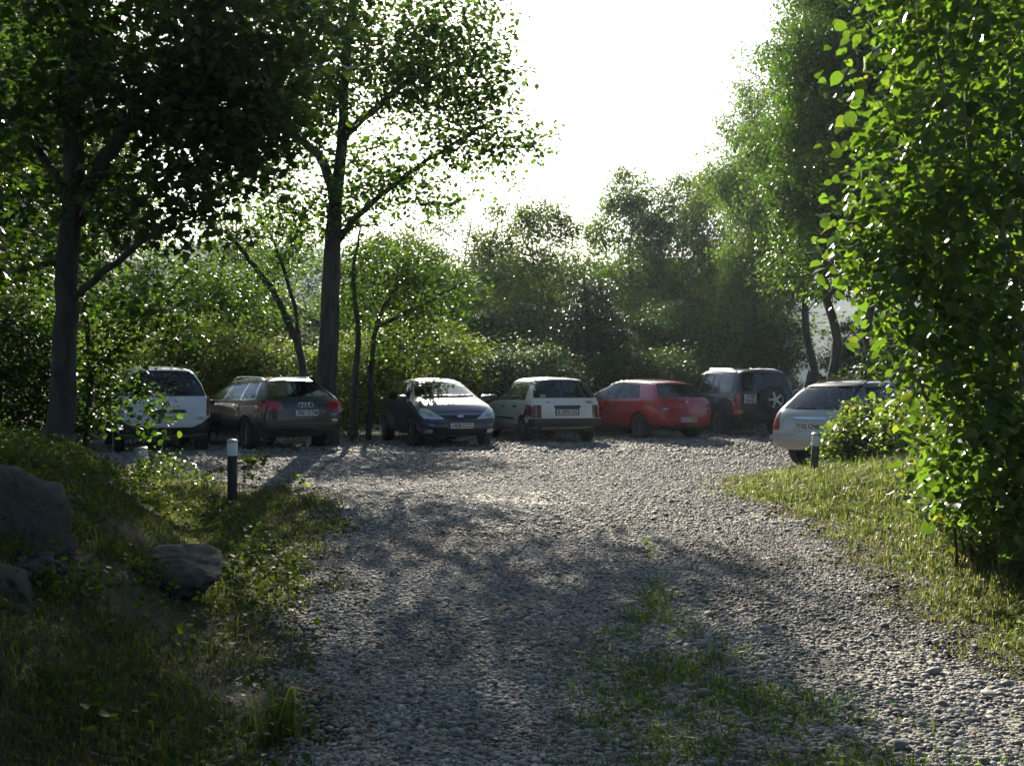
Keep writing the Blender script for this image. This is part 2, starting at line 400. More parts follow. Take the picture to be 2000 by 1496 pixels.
def proto_tree(seed, h, tr, base, cr, ncl, per, spread, leaf, kind, prof, limbs=7, lean=.03, stems=1, shell=.55):
    """generic tree: h height, base crown start, cr crown radius, prof(t)=relative radius along crown"""
    rng = np.random.default_rng(seed); tb = Tubes(); nodes = []
    for s in range(stems):
        az = rng.uniform(0, 2 * np.pi) if stems == 1 else 2 * np.pi * s / stems + rng.uniform(-.4, .4)
        sp = lean * h if stems == 1 else rng.uniform(.25, .6) * cr
        n = 9; t = np.linspace(0, 1, n); hh = h * (.93 if stems == 1 else rng.uniform(.6, .92))
        px = np.cos(az) * sp * t ** 1.3 + np.concatenate([[0], rng.normal(0, .018 * h, n - 1)]) * .6
        py = np.sin(az) * sp * t ** 1.3 + np.concatenate([[0], rng.normal(0, .018 * h, n - 1)]) * .6
        P = np.stack([px, py, -.25 + (hh + .25) * t], -1)
        r = tr * (1 - .9 * t) ** .9 + .006; r[0] *= 1.35
        if stems > 1: P[:, :2] += .12 * np.array([np.cos(az), np.sin(az)]); r *= .75
        P2, r2 = smoothline(P, r, 3); tb.add(P2, r2, 8)
        nodes += [(p, q) for p, q in zip(P2, r2) if p[2] > base * .75]
        for _ in range(limbs if stems == 1 else 2):
            i = rng.integers(int(len(P2) * .35), len(P2) - 3); a = rng.uniform(0, 2 * np.pi); L = cr * rng.uniform(.5, .85)
            e = P2[i] + np.array([np.cos(a) * L, np.sin(a) * L, L * rng.uniform(.35, .9)])
            c = curve(P2[i], e, rng, 6, .06, -.05); rr = np.linspace(r2[i] * .55, .012, 6); tb.add(c, rr, 6)
            nodes += list(zip(c, rr))
    tt = rng.uniform(0, 1, ncl * 3); w = prof(tt); keep = rng.uniform(0, 1, ncl * 3) < w ** 1.3 / np.max(w) ** 1.3
    tt = tt[keep][:ncl]; m = len(tt); a = rng.uniform(0, 2 * np.pi, m)
    lob = 1 + .22 * np.sin(3 * a + 5 * tt + seed) + .15 * np.sin(5 * a - 9 * tt)
    rad = cr * prof(tt) * lob * (shell + (1 - shell) * rng.uniform(0, 1, m) ** .5) * rng.uniform(.55, 1.08, m)
    cl = np.stack([np.cos(a) * rad, np.sin(a) * rad, base + (h - base) * tt + rng.normal(0, .12, m)], -1)
    cl[:, 2] = np.maximum(cl[:, 2], .15)
    grow(tb, nodes, cl, rng, r0=.042)
    return tb.mesh('trunk'), leafmesh('crown', [clump_leaves(cl, per, spread, leaf, rng, kind)])

profs = {
    'round': lambda t: np.sqrt(np.clip(1 - (2 * t - .9) ** 2 / 1.25, 0.02, 1)),
    'egg': lambda t: np.clip(1.25 * np.sqrt(np.clip(t + .04, 0, 1)) * (1 - t) ** .55 + .06, .03, 1.2),
    'tall': lambda t: np.clip(.55 + .7 * t - 1.15 * t ** 2.6, .08, 1.1) * np.clip((1.03 - t) * 5, 0, 1) ** .5,
    'cone': lambda t: np.clip(1.0 - .85 * t ** 1.5, .08, 1),
    'bush': lambda t: np.sqrt(np.clip(1 - (t - .25) ** 2 / .6, .03, 1)),
}
PR = {}
def proto(key, leafm, barkm, *a, **k):
    tm, cm = proto_tree(*a, **k); tm.materials.append(M[barkm]); cm.materials.append(M[leafm]); PR[key] = (tm, cm)
#        key        leaf         bark          seed  h   tr  base  cr  ncl per spread leaf kind  profile
proto('airy', 'leaf_pale', 'bark', 11, 8.0, .10, 2.2, 2.6, 145, 165, .37, .115, 'rhomb', profs['round'], shell=.4)
proto('airy2', 'leaf_alder', 'bark', 12, 8.5, .11, 1.0, 2.9, 185, 165, .39, .115, 'rhomb', profs['egg'], shell=.4)
proto('tall', 'leaf_alder', 'bark', 13, 12.0, .17, 3.6, 3.4, 210, 230, .46, .105, 'rhomb', profs['tall'], shell=.4)
proto('tall2', 'leaf_lime', 'bark', 14, 12.0, .18, 3.9, 3.6, 210, 240, .46, .105, 'rhomb', profs['egg'], limbs=10, shell=.4)
proto('pale', 'leaf_pale', 'bark', 15, 6.0, .07, .8, 2.2, 125, 140, .36, .11, 'rhomb', profs['round'], shell=.4)
proto('dark', 'leaf_dark', 'bark', 16, 5.0, .12, .2, 1.5, 340, 130, .25, .065, 'rhomb', profs['cone'], shell=.75)
proto('bush', 'leaf_shrub', 'bark', 17, 2.6, .03, .2, 1.6, 120, 150, .30, .075, 'rhomb', profs['bush'], stems=5)
proto('bush2', 'leaf_shrub', 'bark', 18, 3.4, .035, .4, 1.6, 120, 150, .32, .08, 'rhomb', profs['round'], stems=4)
proto('bush3', 'leaf_shade', 'bark', 19, 2.8, .03, .15, 1.6, 130, 150, .30, .075, 'rhomb', profs['bush'], stems=5)
proto('deep', 'leaf_shade', 'bark', 22, 5.0, .05, .4, 2.0, 170, 170, .34, .095, 'rhomb', profs['round'], stems=3)
proto('thin', 'leaf_lime', 'bark', 20, 7.5, .055, 2.4, 1.3, 80, 110, .30, .085, 'rhomb', profs['round'], limbs=4, lean=.10)

used = set()
def plant(key, name, label, u, Y, top_v, rz, wide=1.0, cat='tree', group='trees and shrubs round the car park', X=None):
    tm, cm = PR[key]; X = (u - 1000) / F * Y if X is None else X
    z = Tz(X, Y); zt = CZ + (HZ - top_v) / F * Y
    hp = max(v.co.z for v in cm.vertices) if key not in hcache else hcache[key]; hcache[key] = hp
    s = (zt - z) / hp
    t = root(name, label, cat, (X, Y, z), rz, group); t.scale = (s * wide, s * wide, s)
    link('trunk' if cat == 'tree' else 'stems', tm, None, t); link('crown' if cat == 'tree' else 'foliage', cm, None, t)
    return t
hcache = {}

TREES = [  # key, label, u, Y, top, rz, wide
    ('tall2', 'tall dark tree filling the left edge behind the thick foreground trunk', 20, 19, -60, .3, 1.0),
    ('airy2', 'leafy tree above and left of the white minivan roof', 215, 32, 230, 1.2, .9),
    ('pale', 'low pale green tree between the minivan and the black estate', 395, 38, 500, 2.2, 1.1),
    ('thin', 'thin leaning tree left of the big forked tree', 545, 36, 395, 2.9, 1.0),
    ('airy', 'small tree right of the big forked tree trunk, over the blue car', 770, 42, 410, .8, .85),
    ('thin', 'slender tree with a bare spindly top over the blue car', 880, 44, 385, 4.0, 1.0),
    ('pale', 'yellowish green tree behind the blue car and white hatchback', 930, 40, 500, 5.1, 1.1),
    ('airy', 'tree with a rounded crown above a thin bare trunk, left of the dark conical tree', 1048, 47, 345, 1.9, .75),
    ('dark', 'dense dark conical tree behind the red hatchback', 1155, 33.5, 520, 0, 1.15),
    ('airy2', 'airy pale-topped tree right of the dark conical tree', 1225, 49, 318, 3.3, .80),
    ('airy2', 'second airy tree right of the dark conical tree, beside the taller wood', 1330, 48, 330, 5.3, .72),
    ('airy', 'tree whose crown steps up from the airy trees to the tall wood', 1425, 44, 262, .4, .72),
    ('tall', 'tree with a thick straight dark trunk behind the off-road car', 1475, 36, 150, 2.0, .62),
    ('tall', 'tall tree whose crown edges the sky at the top, above the silver estate', 1580, 32, -10, 3.7, .68),
    ('tall2', 'very tall tree rising out of the frame behind the hazel', 1715, 24, -170, 1.1, .8),
    ('tall', 'tall dark tree behind the upper part of the hazel', 1860, 21, -200, 4.6, .8),
    ('tall2', 'dark tree at the right edge far behind the hazel', 2010, 18, -200, 2.4, .8),
]
TREES += [
    ('pale', 'low rounded tree left of the tree with the thin bare trunk', 985, 43, 440, 2.0, 1.0),
    ('airy2', 'leafy tree filling the gap behind the roof of the blue car', 835, 40, 470, 3.0, .9),
    ('pale', 'low pale tree behind the red hatchback, right of the dark conical tree', 1265, 42, 560, 1.0, 1.2),
    ('airy', 'leafy tree behind the lower left limb of the big forked tree', 470, 40, 430, 2.4, .9),
    ('bush3', 'broad low tree between the dark conical tree and the off-road car', 1330, 40, 610, 1.0, 1.0),
    ('tall2', 'dense tall tree beside the hazel, its crown hanging over the silver estate', 1630, 23.5, -90, 5.2, .72),
    ('deep', 'dark low tree in the second row left of the thin bare trunk', 900, 52, 500, 1.0, 1.2),
    ('deep', 'dark low tree in the second row behind the thin bare trunk', 1080, 54, 510, 2.0, 1.2),
    ('deep', 'dark low tree in the second row right of the dark conical tree', 1235, 55, 490, 3.0, 1.2),
    ('deep', 'dark low tree in the second row behind the red hatchback', 1380, 53, 490, 4.0, 1.2),
    ('deep', 'dark low tree in the second row behind the blue car', 720, 50, 500, 5.0, 1.2),
    ('deep', 'dark bushy tree over the gap between the blue car and the white hatchback', 985, 35, 590, 2.2, 1.05),
    ('deep', 'dark bushy tree over the roof of the red hatchback', 1290, 36, 590, .7, 1.0),
    ('deep', 'dark bushy tree between the two leaning trunks and the off-road car', 1500, 34, 610, 3.7, .9),
    ('deep', 'dark bushy tree behind the silver estate roof', 1690, 30, 610, 1.7, .8),
    ('deep', 'dark bushy tree over the black estate car', 520, 34, 570, 4.7, 1.0),
    ('tall2', 'tall tree deep in the wood at the far left, behind the leafy left edge', -60, 26, -60, .9, .9),
]
for i, (k, lab, u, Y, tv, rz, w) in enumerate(TREES): plant(k, {'dark': 'conical_tree'}.get(k, 'broadleaf_tree'), lab, u, Y, tv, rz, w)

SHRUBS = [
    ('bush3', 'dark shrub at the far left edge beyond the foreground trunk', -10, 14.5, 520, .2, 1.1),
    ('bush2', 'shrub filling the gap left of the minivan behind the foreground trunk', 120, 21, 560, 1.4, 1.2),
    ('bush', 'bright green shrub directly behind the minivan', 300, 26.5, 610, 2.5, 1.2),
    ('bush2', 'bright shrub between the minivan and the black estate roof', 430, 27.5, 600, .9, 1.1),
    ('bush', 'sunlit shrub behind the roof of the black estate', 560, 28, 655, 4.4, 1.2),
    ('bush2', 'shrub behind the gap between the black estate and the blue car', 690, 27.5, 640, 3.1, .95),
    ('bush2', 'green shrub behind the roof of the blue car', 810, 27.5, 600, 5.5, 1.1),
    ('bush3', 'shrub behind the gap between the blue car and the white hatchback', 930, 28.5, 660, .6, 1.2),
    ('bush3', 'shrub behind the roof of the white hatchback', 1040, 29.5, 640, 2.8, 1.2),
    ('bush3', 'shrub behind the red hatchback roof', 1260, 31, 650, 1.7, 1.2),
    ('bush3', 'shrub between the red hatchback and the off-road car', 1340, 32, 675, 3.9, .8),
    ('bush3', 'low dark shrub behind the roof of the off-road car', 1440, 31, 712, 5.0, .7),
    ('bush3', 'tall shrub behind the silver estate and under the tall wood', 1770, 27, 620, 2.1, .8),
    ('bush3', 'dark shrub behind the hazel above the silver estate roof', 1800, 22, 620, .3, 1.2),
    ('bush3', 'dark shrub behind the hazel at the right edge', 1960, 17, 560, 4.1, 1.2),
]
for k, lab, u, Y, tv, rz, w in SHRUBS: plant(k, 'shrub', lab, u, Y, tv, rz, w, 'shrub')

BACK = [('tall2', -5.2, 5.2, 1.0), ('tall2', -3.3, 2.2, 1.05), ('tall2', -8, 0, 1.0), ('tall', -6, -4, .9), ('tall2', 8.5, -3, .9), ('airy2', 9, 5.5, 1.0), ('bush3', -5.2, .5, 1.3), ('bush3', 5.8, -1.5, 1.3)]  # unseen plants added to block sky light and darken surfaces facing the camera
for k, x, y, s_ in BACK:
    t = root('broadleaf_tree' if k[0] in 'ta' else 'shrub', 'leafy plant added out of view around the camera to block sky light', 'tree' if k[0] in 'ta' else 'shrub', (x, y, Tz(x, y)), x, 'plants added to block sky light')
    t.scale = (s_,) * 3; link('trunk' if k[0] in 'ta' else 'stems', PR[k][0], None, t); link('crown' if k[0] in 'ta' else 'foliage', PR[k][1], None, t)

# --- big foreground tree on the left bank, and the big forked tree behind the cars: own limbs
def special_tree(name, label, base, limbs, ells, seed, leafm, barkm, leaf, kind, per, spread, tr_k=10, flat=.55, droop=.3, r0=.03):
    rng = np.random.default_rng(seed); tb = Tubes(); nodes = []; B = np.array(base)
    for pts, rad in limbs:
        P, r = smoothline(np.array([np.array(at(*p)) for p in pts]) - B, rad, 5)
        P[1:-1] += rng.normal(0, .012, (len(P) - 2, 3)); tb.add(P, r, tr_k); nodes += list(zip(P, r))
    cl = []
    for (u, v, Y, ru, rv, ry, n) in ells:
        c = np.array(at(u, v, Y)) - B; s = Y / F
        cl.append(ellipsoid_pts(n, c, (ru * s, ry, rv * s), rng, .35))
    cl = np.concatenate(cl); nodes = [q for q in nodes if q[0][2] > .6]
    grow(tb, nodes, cl, rng, r0=r0)
    t = root(name, label, 'tree', base, 0, 'trees and shrubs round the car park')
    link('trunk', tb.mesh('trunk'), M[barkm], t)
    link('crown', leafmesh('crown', [clump_leaves(cl, per, spread, leaf, rng, kind, .5, flat, droop)]), M[leafm], t)
    return t

b1 = at(112, 900, 11.2)
special_tree('broadleaf_tree', 'big dark tree with a thick straight trunk on the left grass bank, nearest the camera', tuple(b1), [
    ([(110, 930, 11.2), (114, 870, 11.2), (126, 700, 11.2), (138, 450, 11.2), (148, 200, 11.2), (158, -60, 11.2), (175, -420, 11.1), (185, -800, 11)], [.19, .155, .125, .11, .098, .088, .065, .03]),
    ([(138, 440, 11.2), (180, 350, 11.1), (250, 240, 10.9), (340, 120, 10.7), (430, 0, 10.5), (530, -160, 10.3)], [.085, .08, .07, .062, .055, .035]),
    ([(132, 590, 11.2), (170, 560, 11.1), (225, 515, 11), (290, 462, 10.9), (360, 405, 10.8)], [.05, .04, .035, .028, .015]),
    ([(140, 400, 11.2), (100, 330, 11.6), (40, 260, 12), (-40, 200, 12.3)], [.06, .05, .04, .02]),
    ([(146, 260, 11.2), (240, 230, 11.6), (360, 235, 12), (440, 270, 12.3)], [.05, .04, .03, .018]),
], [
    (70, 120, 11.6, 210, 210, 1.5, 120), (280, 60, 11.2, 240, 170, 1.5, 150), (480, 40, 10.8, 170, 150, 1.2, 80),
    (400, 265, 11.6, 150, 95, 1.1, 80), (300, 390, 11.3, 190, 90, 1.0, 55), (60, 420, 12, 150, 190, 1.3, 75), (480, 170, 11, 120, 110, .9, 45), (250, 215, 11.2, 220, 70, 1.2, 45), (495, 290, 11.4, 75, 60, .7, 26),
    (250, -350, 11, 520, 260, 2.2, 150),
], 3, 'leaf_maple', 'bark', .088, 'maple', 25, .24, 12)

b2 = at(640, 862, 22.6)
special_tree('broadleaf_tree', 'big forked tree behind the black estate, its wide crown against the sky', (b2.x, b2.y, Tz(b2.x, b2.y)), [
    ([(636, 870, 22.6), (638, 760, 22.6), (645, 600, 22.6), (652, 450, 22.6), (655, 390, 22.6), (668, 280, 22.6), (674, 150, 22.6), (690, 0, 22.6), (705, -150, 22.5), (715, -320, 22.5)], [.30, .22, .195, .165, .14, .115, .095, .075, .05, .03]),
    ([(655, 395, 22.6), (628, 315, 22.5), (590, 275, 22.3), (545, 245, 22), (490, 195, 21.8)], [.12, .10, .085, .07, .03]),
    ([(660, 470, 22.6), (690, 430, 22.4), (745, 380, 22.2), (820, 322, 22), (880, 285, 21.8), (960, 235, 21.6)], [.085, .07, .058, .048, .038, .015]),
    ([(668, 270, 22.6), (740, 205, 22.8), (820, 140, 23), (900, 80, 23.2)], [.09, .075, .06, .025]),
    ([(672, 200, 22.6), (620, 120, 22.9), (570, 40, 23.2), (540, -40, 23.4)], [.08, .065, .05, .025]),
], [
    (740, 30, 22.8, 210, 150, 2.4, 200), (590, 90, 22.6, 170, 150, 2.2, 130), (860, 140, 22.6, 130, 120, 1.9, 110), (720, 195, 22.6, 210, 75, 1.9, 90),
    (935, 205, 22.3, 75, 90, 1.0, 36), (900, 292, 21.9, 75, 30, .9, 22), (990, 270, 21.8, 55, 22, .5, 11), (1035, 282, 21.7, 28, 14, .3, 5), (985, 150, 22.3, 30, 30, .5, 7), (960, 320, 21.8, 35, 16, .4, 5), (530, 215, 22.2, 110, 85, 1.3, 60), (750, 320, 22.2, 100, 50, 1.0, 26),
    (470, 340, 22.5, 80, 60, 1.2, 30), (555, 385, 22.4, 70, 50, 1.0, 18), (745, 395, 22.4, 120, 55, 1.3, 40), (600, 430, 22.4, 90, 50, 1.1, 22), (850, 380, 22.0, 70, 35, .9, 16), (520, 90, 22.6, 90, 150, 1.5, 50), (700, -260, 22.6, 330, 170, 3, 160), (640, 290, 22.6, 90, 45, 1.0, 14), (960, 70, 22.4, 45, 80, .7, 14),
], 5, 'leaf_lime', 'bark', .092, 'oval', 29, .33, 12, r0=.045)

# smaller hand-placed stems between the cars and the wood
special_tree('young_tree', 'slim tree with two stems leaning left, beyond the black estate', tuple(at(590, 800, 25.5)), [
    ([(600, 830, 25.5), (585, 690, 25.5), (545, 590, 25.5), (505, 530, 25.5), (470, 488, 25.5), (440, 440, 25.5)], [.10, .09, .075, .065, .05, .02]),
    ([(592, 740, 25.5), (575, 600, 25.7), (545, 500, 25.9), (520, 440, 26)], [.06, .05, .04, .02]),
], [(480, 590, 25.5, 90, 60, 1, 40), (450, 440, 25.5, 70, 50, .9, 32), (560, 470, 26, 60, 55, .9, 26), (400, 560, 25.6, 70, 70, 1, 35)], 8, 'leaf_lime', 'bark', .10, 'rhomb', 46, .28)
special_tree('young_tree', 'cluster of slender dark stems right of the big forked trunk', tuple(at(705, 850, 24.5)), [
    ([(690, 870, 24.5), (692, 760, 24.5), (700, 650, 24.5), (690, 540, 24.5), (705, 440, 24.4)], [.085, .075, .065, .05, .02]),
    ([(720, 860, 24.6), (725, 740, 24.6), (735, 640, 24.7), (770, 560, 24.9), (800, 500, 25)], [.075, .065, .055, .045, .02]),
    ([(735, 640, 24.7), (800, 610, 24.6), (880, 565, 24.5), (930, 545, 24.4)], [.05, .045, .035, .015]),
], [(760, 520, 24.8, 110, 70, 1.1, 55), (850, 570, 24.5, 110, 55, 1, 45), (690, 560, 24.5, 60, 90, .9, 32), (790, 660, 24.6, 90, 60, .9, 36)], 9, 'leaf_lime', 'bark', .09, 'rhomb', 52, .28)
special_tree('young_tree', 'young tree hanging leafy twigs in front of the white minivan', tuple(at(168, 880, 14.2)), [
    ([(168, 885, 14.2), (172, 820, 14.2), (178, 740, 14.2), (170, 640, 14.2), (150, 540, 14.2), (160, 450, 14.2)], [.05, .042, .038, .03, .022, .012]),
    ([(174, 810, 14.2), (205, 785, 14.1), (240, 770, 14), (290, 745, 13.9), (335, 765, 13.8)], [.022, .018, .014, .01, .005]),
    ([(175, 730, 14.2), (215, 690, 14.1), (270, 660, 14)], [.02, .015, .008]),
], [(205, 715, 14.1, 45, 40, .4, 24), (280, 772, 13.9, 60, 18, .3, 9), (190, 620, 14.1, 110, 70, .7, 60), (300, 640, 14.1, 90, 45, .6, 30), (300, 820, 13.7, 22, 18, .2, 6), (180, 800, 14.1, 24, 50, .3, 12), (60, 700, 14.2, 70, 90, .6, 46), (330, 560, 14, 80, 50, .6, 30)], 10, 'leaf_lime', 'bark', .07, 'oval', 17, .19)

# --- hazel at the right, close to the camera
def hazel():
    rng = np.random.default_rng(21); tb = Tubes(); nodes = []; B = np.array(at(1985, 945, 7.6)); B[2] = Tz(B[0], B[1])
    ends = [(1760, 250, 7.6), (1790, -100, 7.8), (1760, 560, 7.3), (1900, -250, 7.8), (1850, 480, 7.0), (2080, -100, 7.2), (1870, 730, 7.1), (2150, 300, 6.8), (1880, 180, 6.9), (1960, -350, 8.2)]
    for e in ends:
        E = np.array(at(*e)) - B; L = np.linalg.norm(E)
        s = rng.normal(0, .22, 3); s[2] = Tz(B[0] + s[0], B[1] + s[1]) - B[2] - .1
        mid = E * .5 + np.array([rng.normal(0, .12), rng.normal(0, .12), .12 * L])
        P, r = smoothline([s, s * .6 + E * .22 + [0, 0, .07 * L], mid, E * .8 + [0, 0, .05 * L], E], [.021, .018, .014, .010, .005], 5)
        tb.add(P, r, 7); nodes += list(zip(P, r))
    cl = []
    for (u, v, Y, ru, rv, ry, n) in [(1810, 40, 7.9, 120, 190, .7, 58), (1950, 110, 7.6, 150, 260, .8, 84), (1775, 310, 7.6, 95, 150, .6, 52), (1920, 420, 7.3, 140, 220, .7, 72), (1745, 530, 7.4, 70, 80, .45, 26), (1850, 620, 7.2, 95, 105, .6, 38),
                                     (1950, 690, 7.0, 115, 130, .6, 46), (1985, 860, 7.1, 75, 90, .4, 36), (1925, 850, 7.0, 85, 70, .4, 28), (2060, 300, 6.8, 100, 400, .7, 60), (1900, -200, 7.9, 200, 160, .9, 60), (1715, 420, 7.7, 50, 100, .4, 14), (1865, 740, 7.1, 60, 40, .4, 14), (1810, 480, 7.5, 90, 90, .5, 24),
                                     (1940, 955, 7.2, 90, 40, .4, 22), (1895, 915, 7.4, 55, 35, .35, 12)]:
        cl.append(ellipsoid_pts(n, np.array(at(u, v, Y)) - B, (ru * Y / F, ry, rv * Y / F), rng, .35))
    cl = np.concatenate(cl); cl = cl[cl[:, 2] > .10]
    grow(tb, [q for q in nodes if q[0][2] > .3], cl, rng, r0=.016)
    t = root('hazel_shrub', 'tall hazel shrub with large sunlit green leaves at the right, nearest the camera', 'shrub', tuple(B), 0, 'trees and shrubs round the car park')
    link('stems', tb.mesh('stems'), M['bark_pale'], t)
    link('foliage', leafmesh('foliage', [clump_leaves(cl, 15, .20, .064, rng, 'hazel', .9, .75, .35, .36)]), M['leaf_hazel'], t)
hazel()

def low_shrub(name, label, ells, seed, leafm, leaf, per, spread, kind='oval', flowers=0, arch=8):
    rng = np.random.default_rng(seed); tb = Tubes(); nodes = []
    u, v, Y = ells[0][:3]; c0 = at(u, v, Y); B = np.array([c0.x, c0.y, Tz(c0.x, c0.y)]); cl = []
    for (u, v, Y, ru, rv, ry, n) in ells:
        q = ellipsoid_pts(n, np.array(at(u, v, Y)), (ru * Y / F, ry, rv * Y / F), rng, .4)
        zz = T(q[:, 0], q[:, 1]) + .05; q[:, 2] = np.maximum(q[:, 2], zz); cl.append(q - B)
    cl = np.concatenate(cl)
    for _ in range(arch):
        e = cl[rng.integers(len(cl))]; sd_ = .15 if name != 'low_plant' else .03; s = np.array([e[0] * (.6 if sd_ > .1 else .9 * (len(ells) > 1)) + rng.normal(0, sd_), e[1] * (.6 if sd_ > .1 else .9 * (len(ells) > 1)) + rng.normal(0, sd_), 0]); s[2] = Tz(B[0] + s[0], B[1] + s[1]) - B[2] - .05
        tk = 1.0 if name != 'low_plant' else .28; m = (s + e) / 2; m[2] = e[2] * (.6 if tk < 1 else 1) + .15 * (tk == 1)
        P, r = smoothline([s, m, e], [.012 * tk, .009 * tk, .004 * tk], 5); tb.add(P, r, 5); nodes += list(zip(P, r))
    grow(tb, nodes, cl, rng, r0=.009 if name != 'low_plant' else .004)
    t = root(name, label, 'shrub', tuple(B), 0, 'trees and shrubs round the car park')
    link('foliage_stems', tb.mesh('foliage_stems'), M['bark'], t)
    link('foliage', leafmesh('foliage', [clump_leaves(cl, per, spread, leaf, rng, kind, .7, .8, .2)]), M[leafm], t)
    if flowers:
        fc = cl[rng.integers(0, len(cl), flowers)] + rng.normal(0, .12, (flowers, 3)) + [0, 0, .1]
        link('blossom', leafmesh('blossom', [clump_leaves(fc, 12, .03, .022, rng, 'oval', .8, .8, .1)]), M['flower'], t)
low_shrub('bramble_bush', 'tangled bramble with pale glinting leaves between the silver estate and the hazel', [
    (1715, 855, 15.2, 95, 52, .7, 140), (1800, 845, 14.2, 100, 58, .8, 120), (1880, 880, 12.6, 80, 70, .8, 80), (1655, 885, 15.2, 55, 32, .45, 60), (1690, 835, 15.5, 55, 40, .45, 55), (1760, 810, 15.3, 70, 40, .5, 60), (1668, 822, 15.6, 30, 24, .35, 20), (1950, 820, 11, 80, 120, .7, 60)],
    31, 'leaf_bramble', .055, 30, .13, 'oval', 26, 24)
low_shrub('bramble_bush', 'leafy undergrowth hiding the foot of the hazel at the right edge', [(1985, 1000, 7.3, 75, 50, .35, 60), (1900, 985, 7.9, 60, 28, .35, 34), (1840, 960, 8.6, 50, 24, .35, 26)], 35, 'leaf_bramble', .05, 22, .12, 'oval', 0, 14)
low_shrub('low_plant', 'small leafy plant growing beside the lit-topped bollard on the left', [(478, 915, 12.3, 32, 22, .12, 8), (436, 905, 12.2, 12, 10, .08, 3), (500, 895, 12.4, 14, 10, .1, 3), (575, 940, 13, 25, 8, .15, 4)], 33, 'leaf_shrub', .05, 9, .06, 'oval', 0, 6)
low_shrub('low_plant', 'loose weedy plant on the grass edge in front of the minivan', [(330, 915, 13, 60, 20, .3, 16), (290, 900, 12.8, 40, 22, .3, 12), (385, 935, 13.2, 26, 12, .2, 6)], 34, 'leaf_bramble', .04, 16, .09, 'oval', 5, 8)
# ---------------------------------------------------------------- cars
def glassmat(name, tint, gl=(.9, .95, 1.0)):
    m, n, l, b = newmat(name); n.remove(b)
    tr = n.new('ShaderNodeBsdfTransparent'); tr.inputs[0].default_value = (*tint, 1)
    gs = n.new('ShaderNodeBsdfGlossy'); gs.inputs['Roughness'].default_value = .03; gs.inputs[0].default_value = (*gl, 1)
    fr = n.new('ShaderNodeFresnel'); fr.inputs[0].default_value = 1.55
    mx = n.new('ShaderNodeMixShader'); l.new(fr.outputs[0], mx.inputs[0]); l.new(tr.outputs[0], mx.inputs[1]); l.new(gs.outputs[0], mx.inputs[2])
    l.new(mx.outputs[0], n['Material Output'].inputs['Surface']); return m
M['glass'] = glassmat('car_glass', (.62, .72, .68)); M['glass_dark'] = glassmat('tinted_glass', (.22, .27, .28))
M['rubber'] = plain('tyre_rubber', (.018, .018, .018), .85)
M['black'] = plain('black_plastic', (.022, .022, .023), .55)
M['trim'] = plain('window_rubber', (.012, .012, .013), .5)
M['alloy'] = plain('alloy', (.45, .46, .47), .32, .9)
M['chrome'] = plain('bright_metal', (.7, .7, .7), .15, 1)
M['steel'] = plain('steel_wheel_cover', (.30, .31, .32), .4, .6)
M['seat'] = plain('seat_cloth', (.03, .03, .034), .9)
M['red_lamp'] = plain('red_lamp_lens', (.30, .012, .012), .12, 0, .6)
M['dark_red_lamp'] = plain('dark_red_lamp_lens', (.10, .012, .014), .15, 0, .5)
M['amber'] = plain('amber_lamp_lens', (.45, .14, .02), .15, 0, .5)
M['clear'] = plain('clear_lamp_lens', (.50, .54, .56), .12, .3, .8)
M['plate'] = plain('number_plate', (.62, .62, .58), .45)
M['plate_blue'] = plain('plate_blue', (.02, .04, .25), .45)
M['ink'] = plain('plate_ink', (.02, .02, .02), .6)
def paint(name, c, metal=0.0, rough=.3, coat=1.0):
    return plain(name, c, rough, metal, coat, .5, .06, 3)

def meshobj(name, bm, mat, parent, smooth=True, ang=40):
    me = bpy.data.meshes.new(name); bm.to_mesh(me); bm.free()
    if smooth:
        me.polygons.foreach_set('use_smooth', np.ones(len(me.polygons), bool)); me.set_sharp_from_angle(angle=R(ang))
    return link(name, me, mat, parent)

def rpoly(P, rad=.04, k=3):
    """round the corners of a 2D polygon"""
    out = []; n = len(P)
    for i in range(n):
        p = Vector(P[i]); a = Vector(P[i - 1]) - p; b = Vector(P[(i + 1) % n]) - p
        r = min(rad, a.length * .45, b.length * .45); s = p + a.normalized() * r; e = p + b.normalized() * r
        for t in np.linspace(0, 1, k + 1): out.append(tuple((1 - t) ** 2 * s + 2 * t * (1 - t) * p + t * t * e))
    return out

VIEW = {'left': (Vector((0, -1, 0)), lambda p: Vector((p[0], 3, p[1]))), 'right': (Vector((0, 1, 0)), lambda p: Vector((p[0], -3, p[1]))),
        'rear': (Vector((1, 0, 0)), lambda p: Vector((-5, p[0], p[1]))), 'front': (Vector((-1, 0, 0)), lambda p: Vector((5, p[0], p[1]))),
        'top': (Vector((0, 0, -1)), lambda p: Vector((p[0], p[1], 4)))}

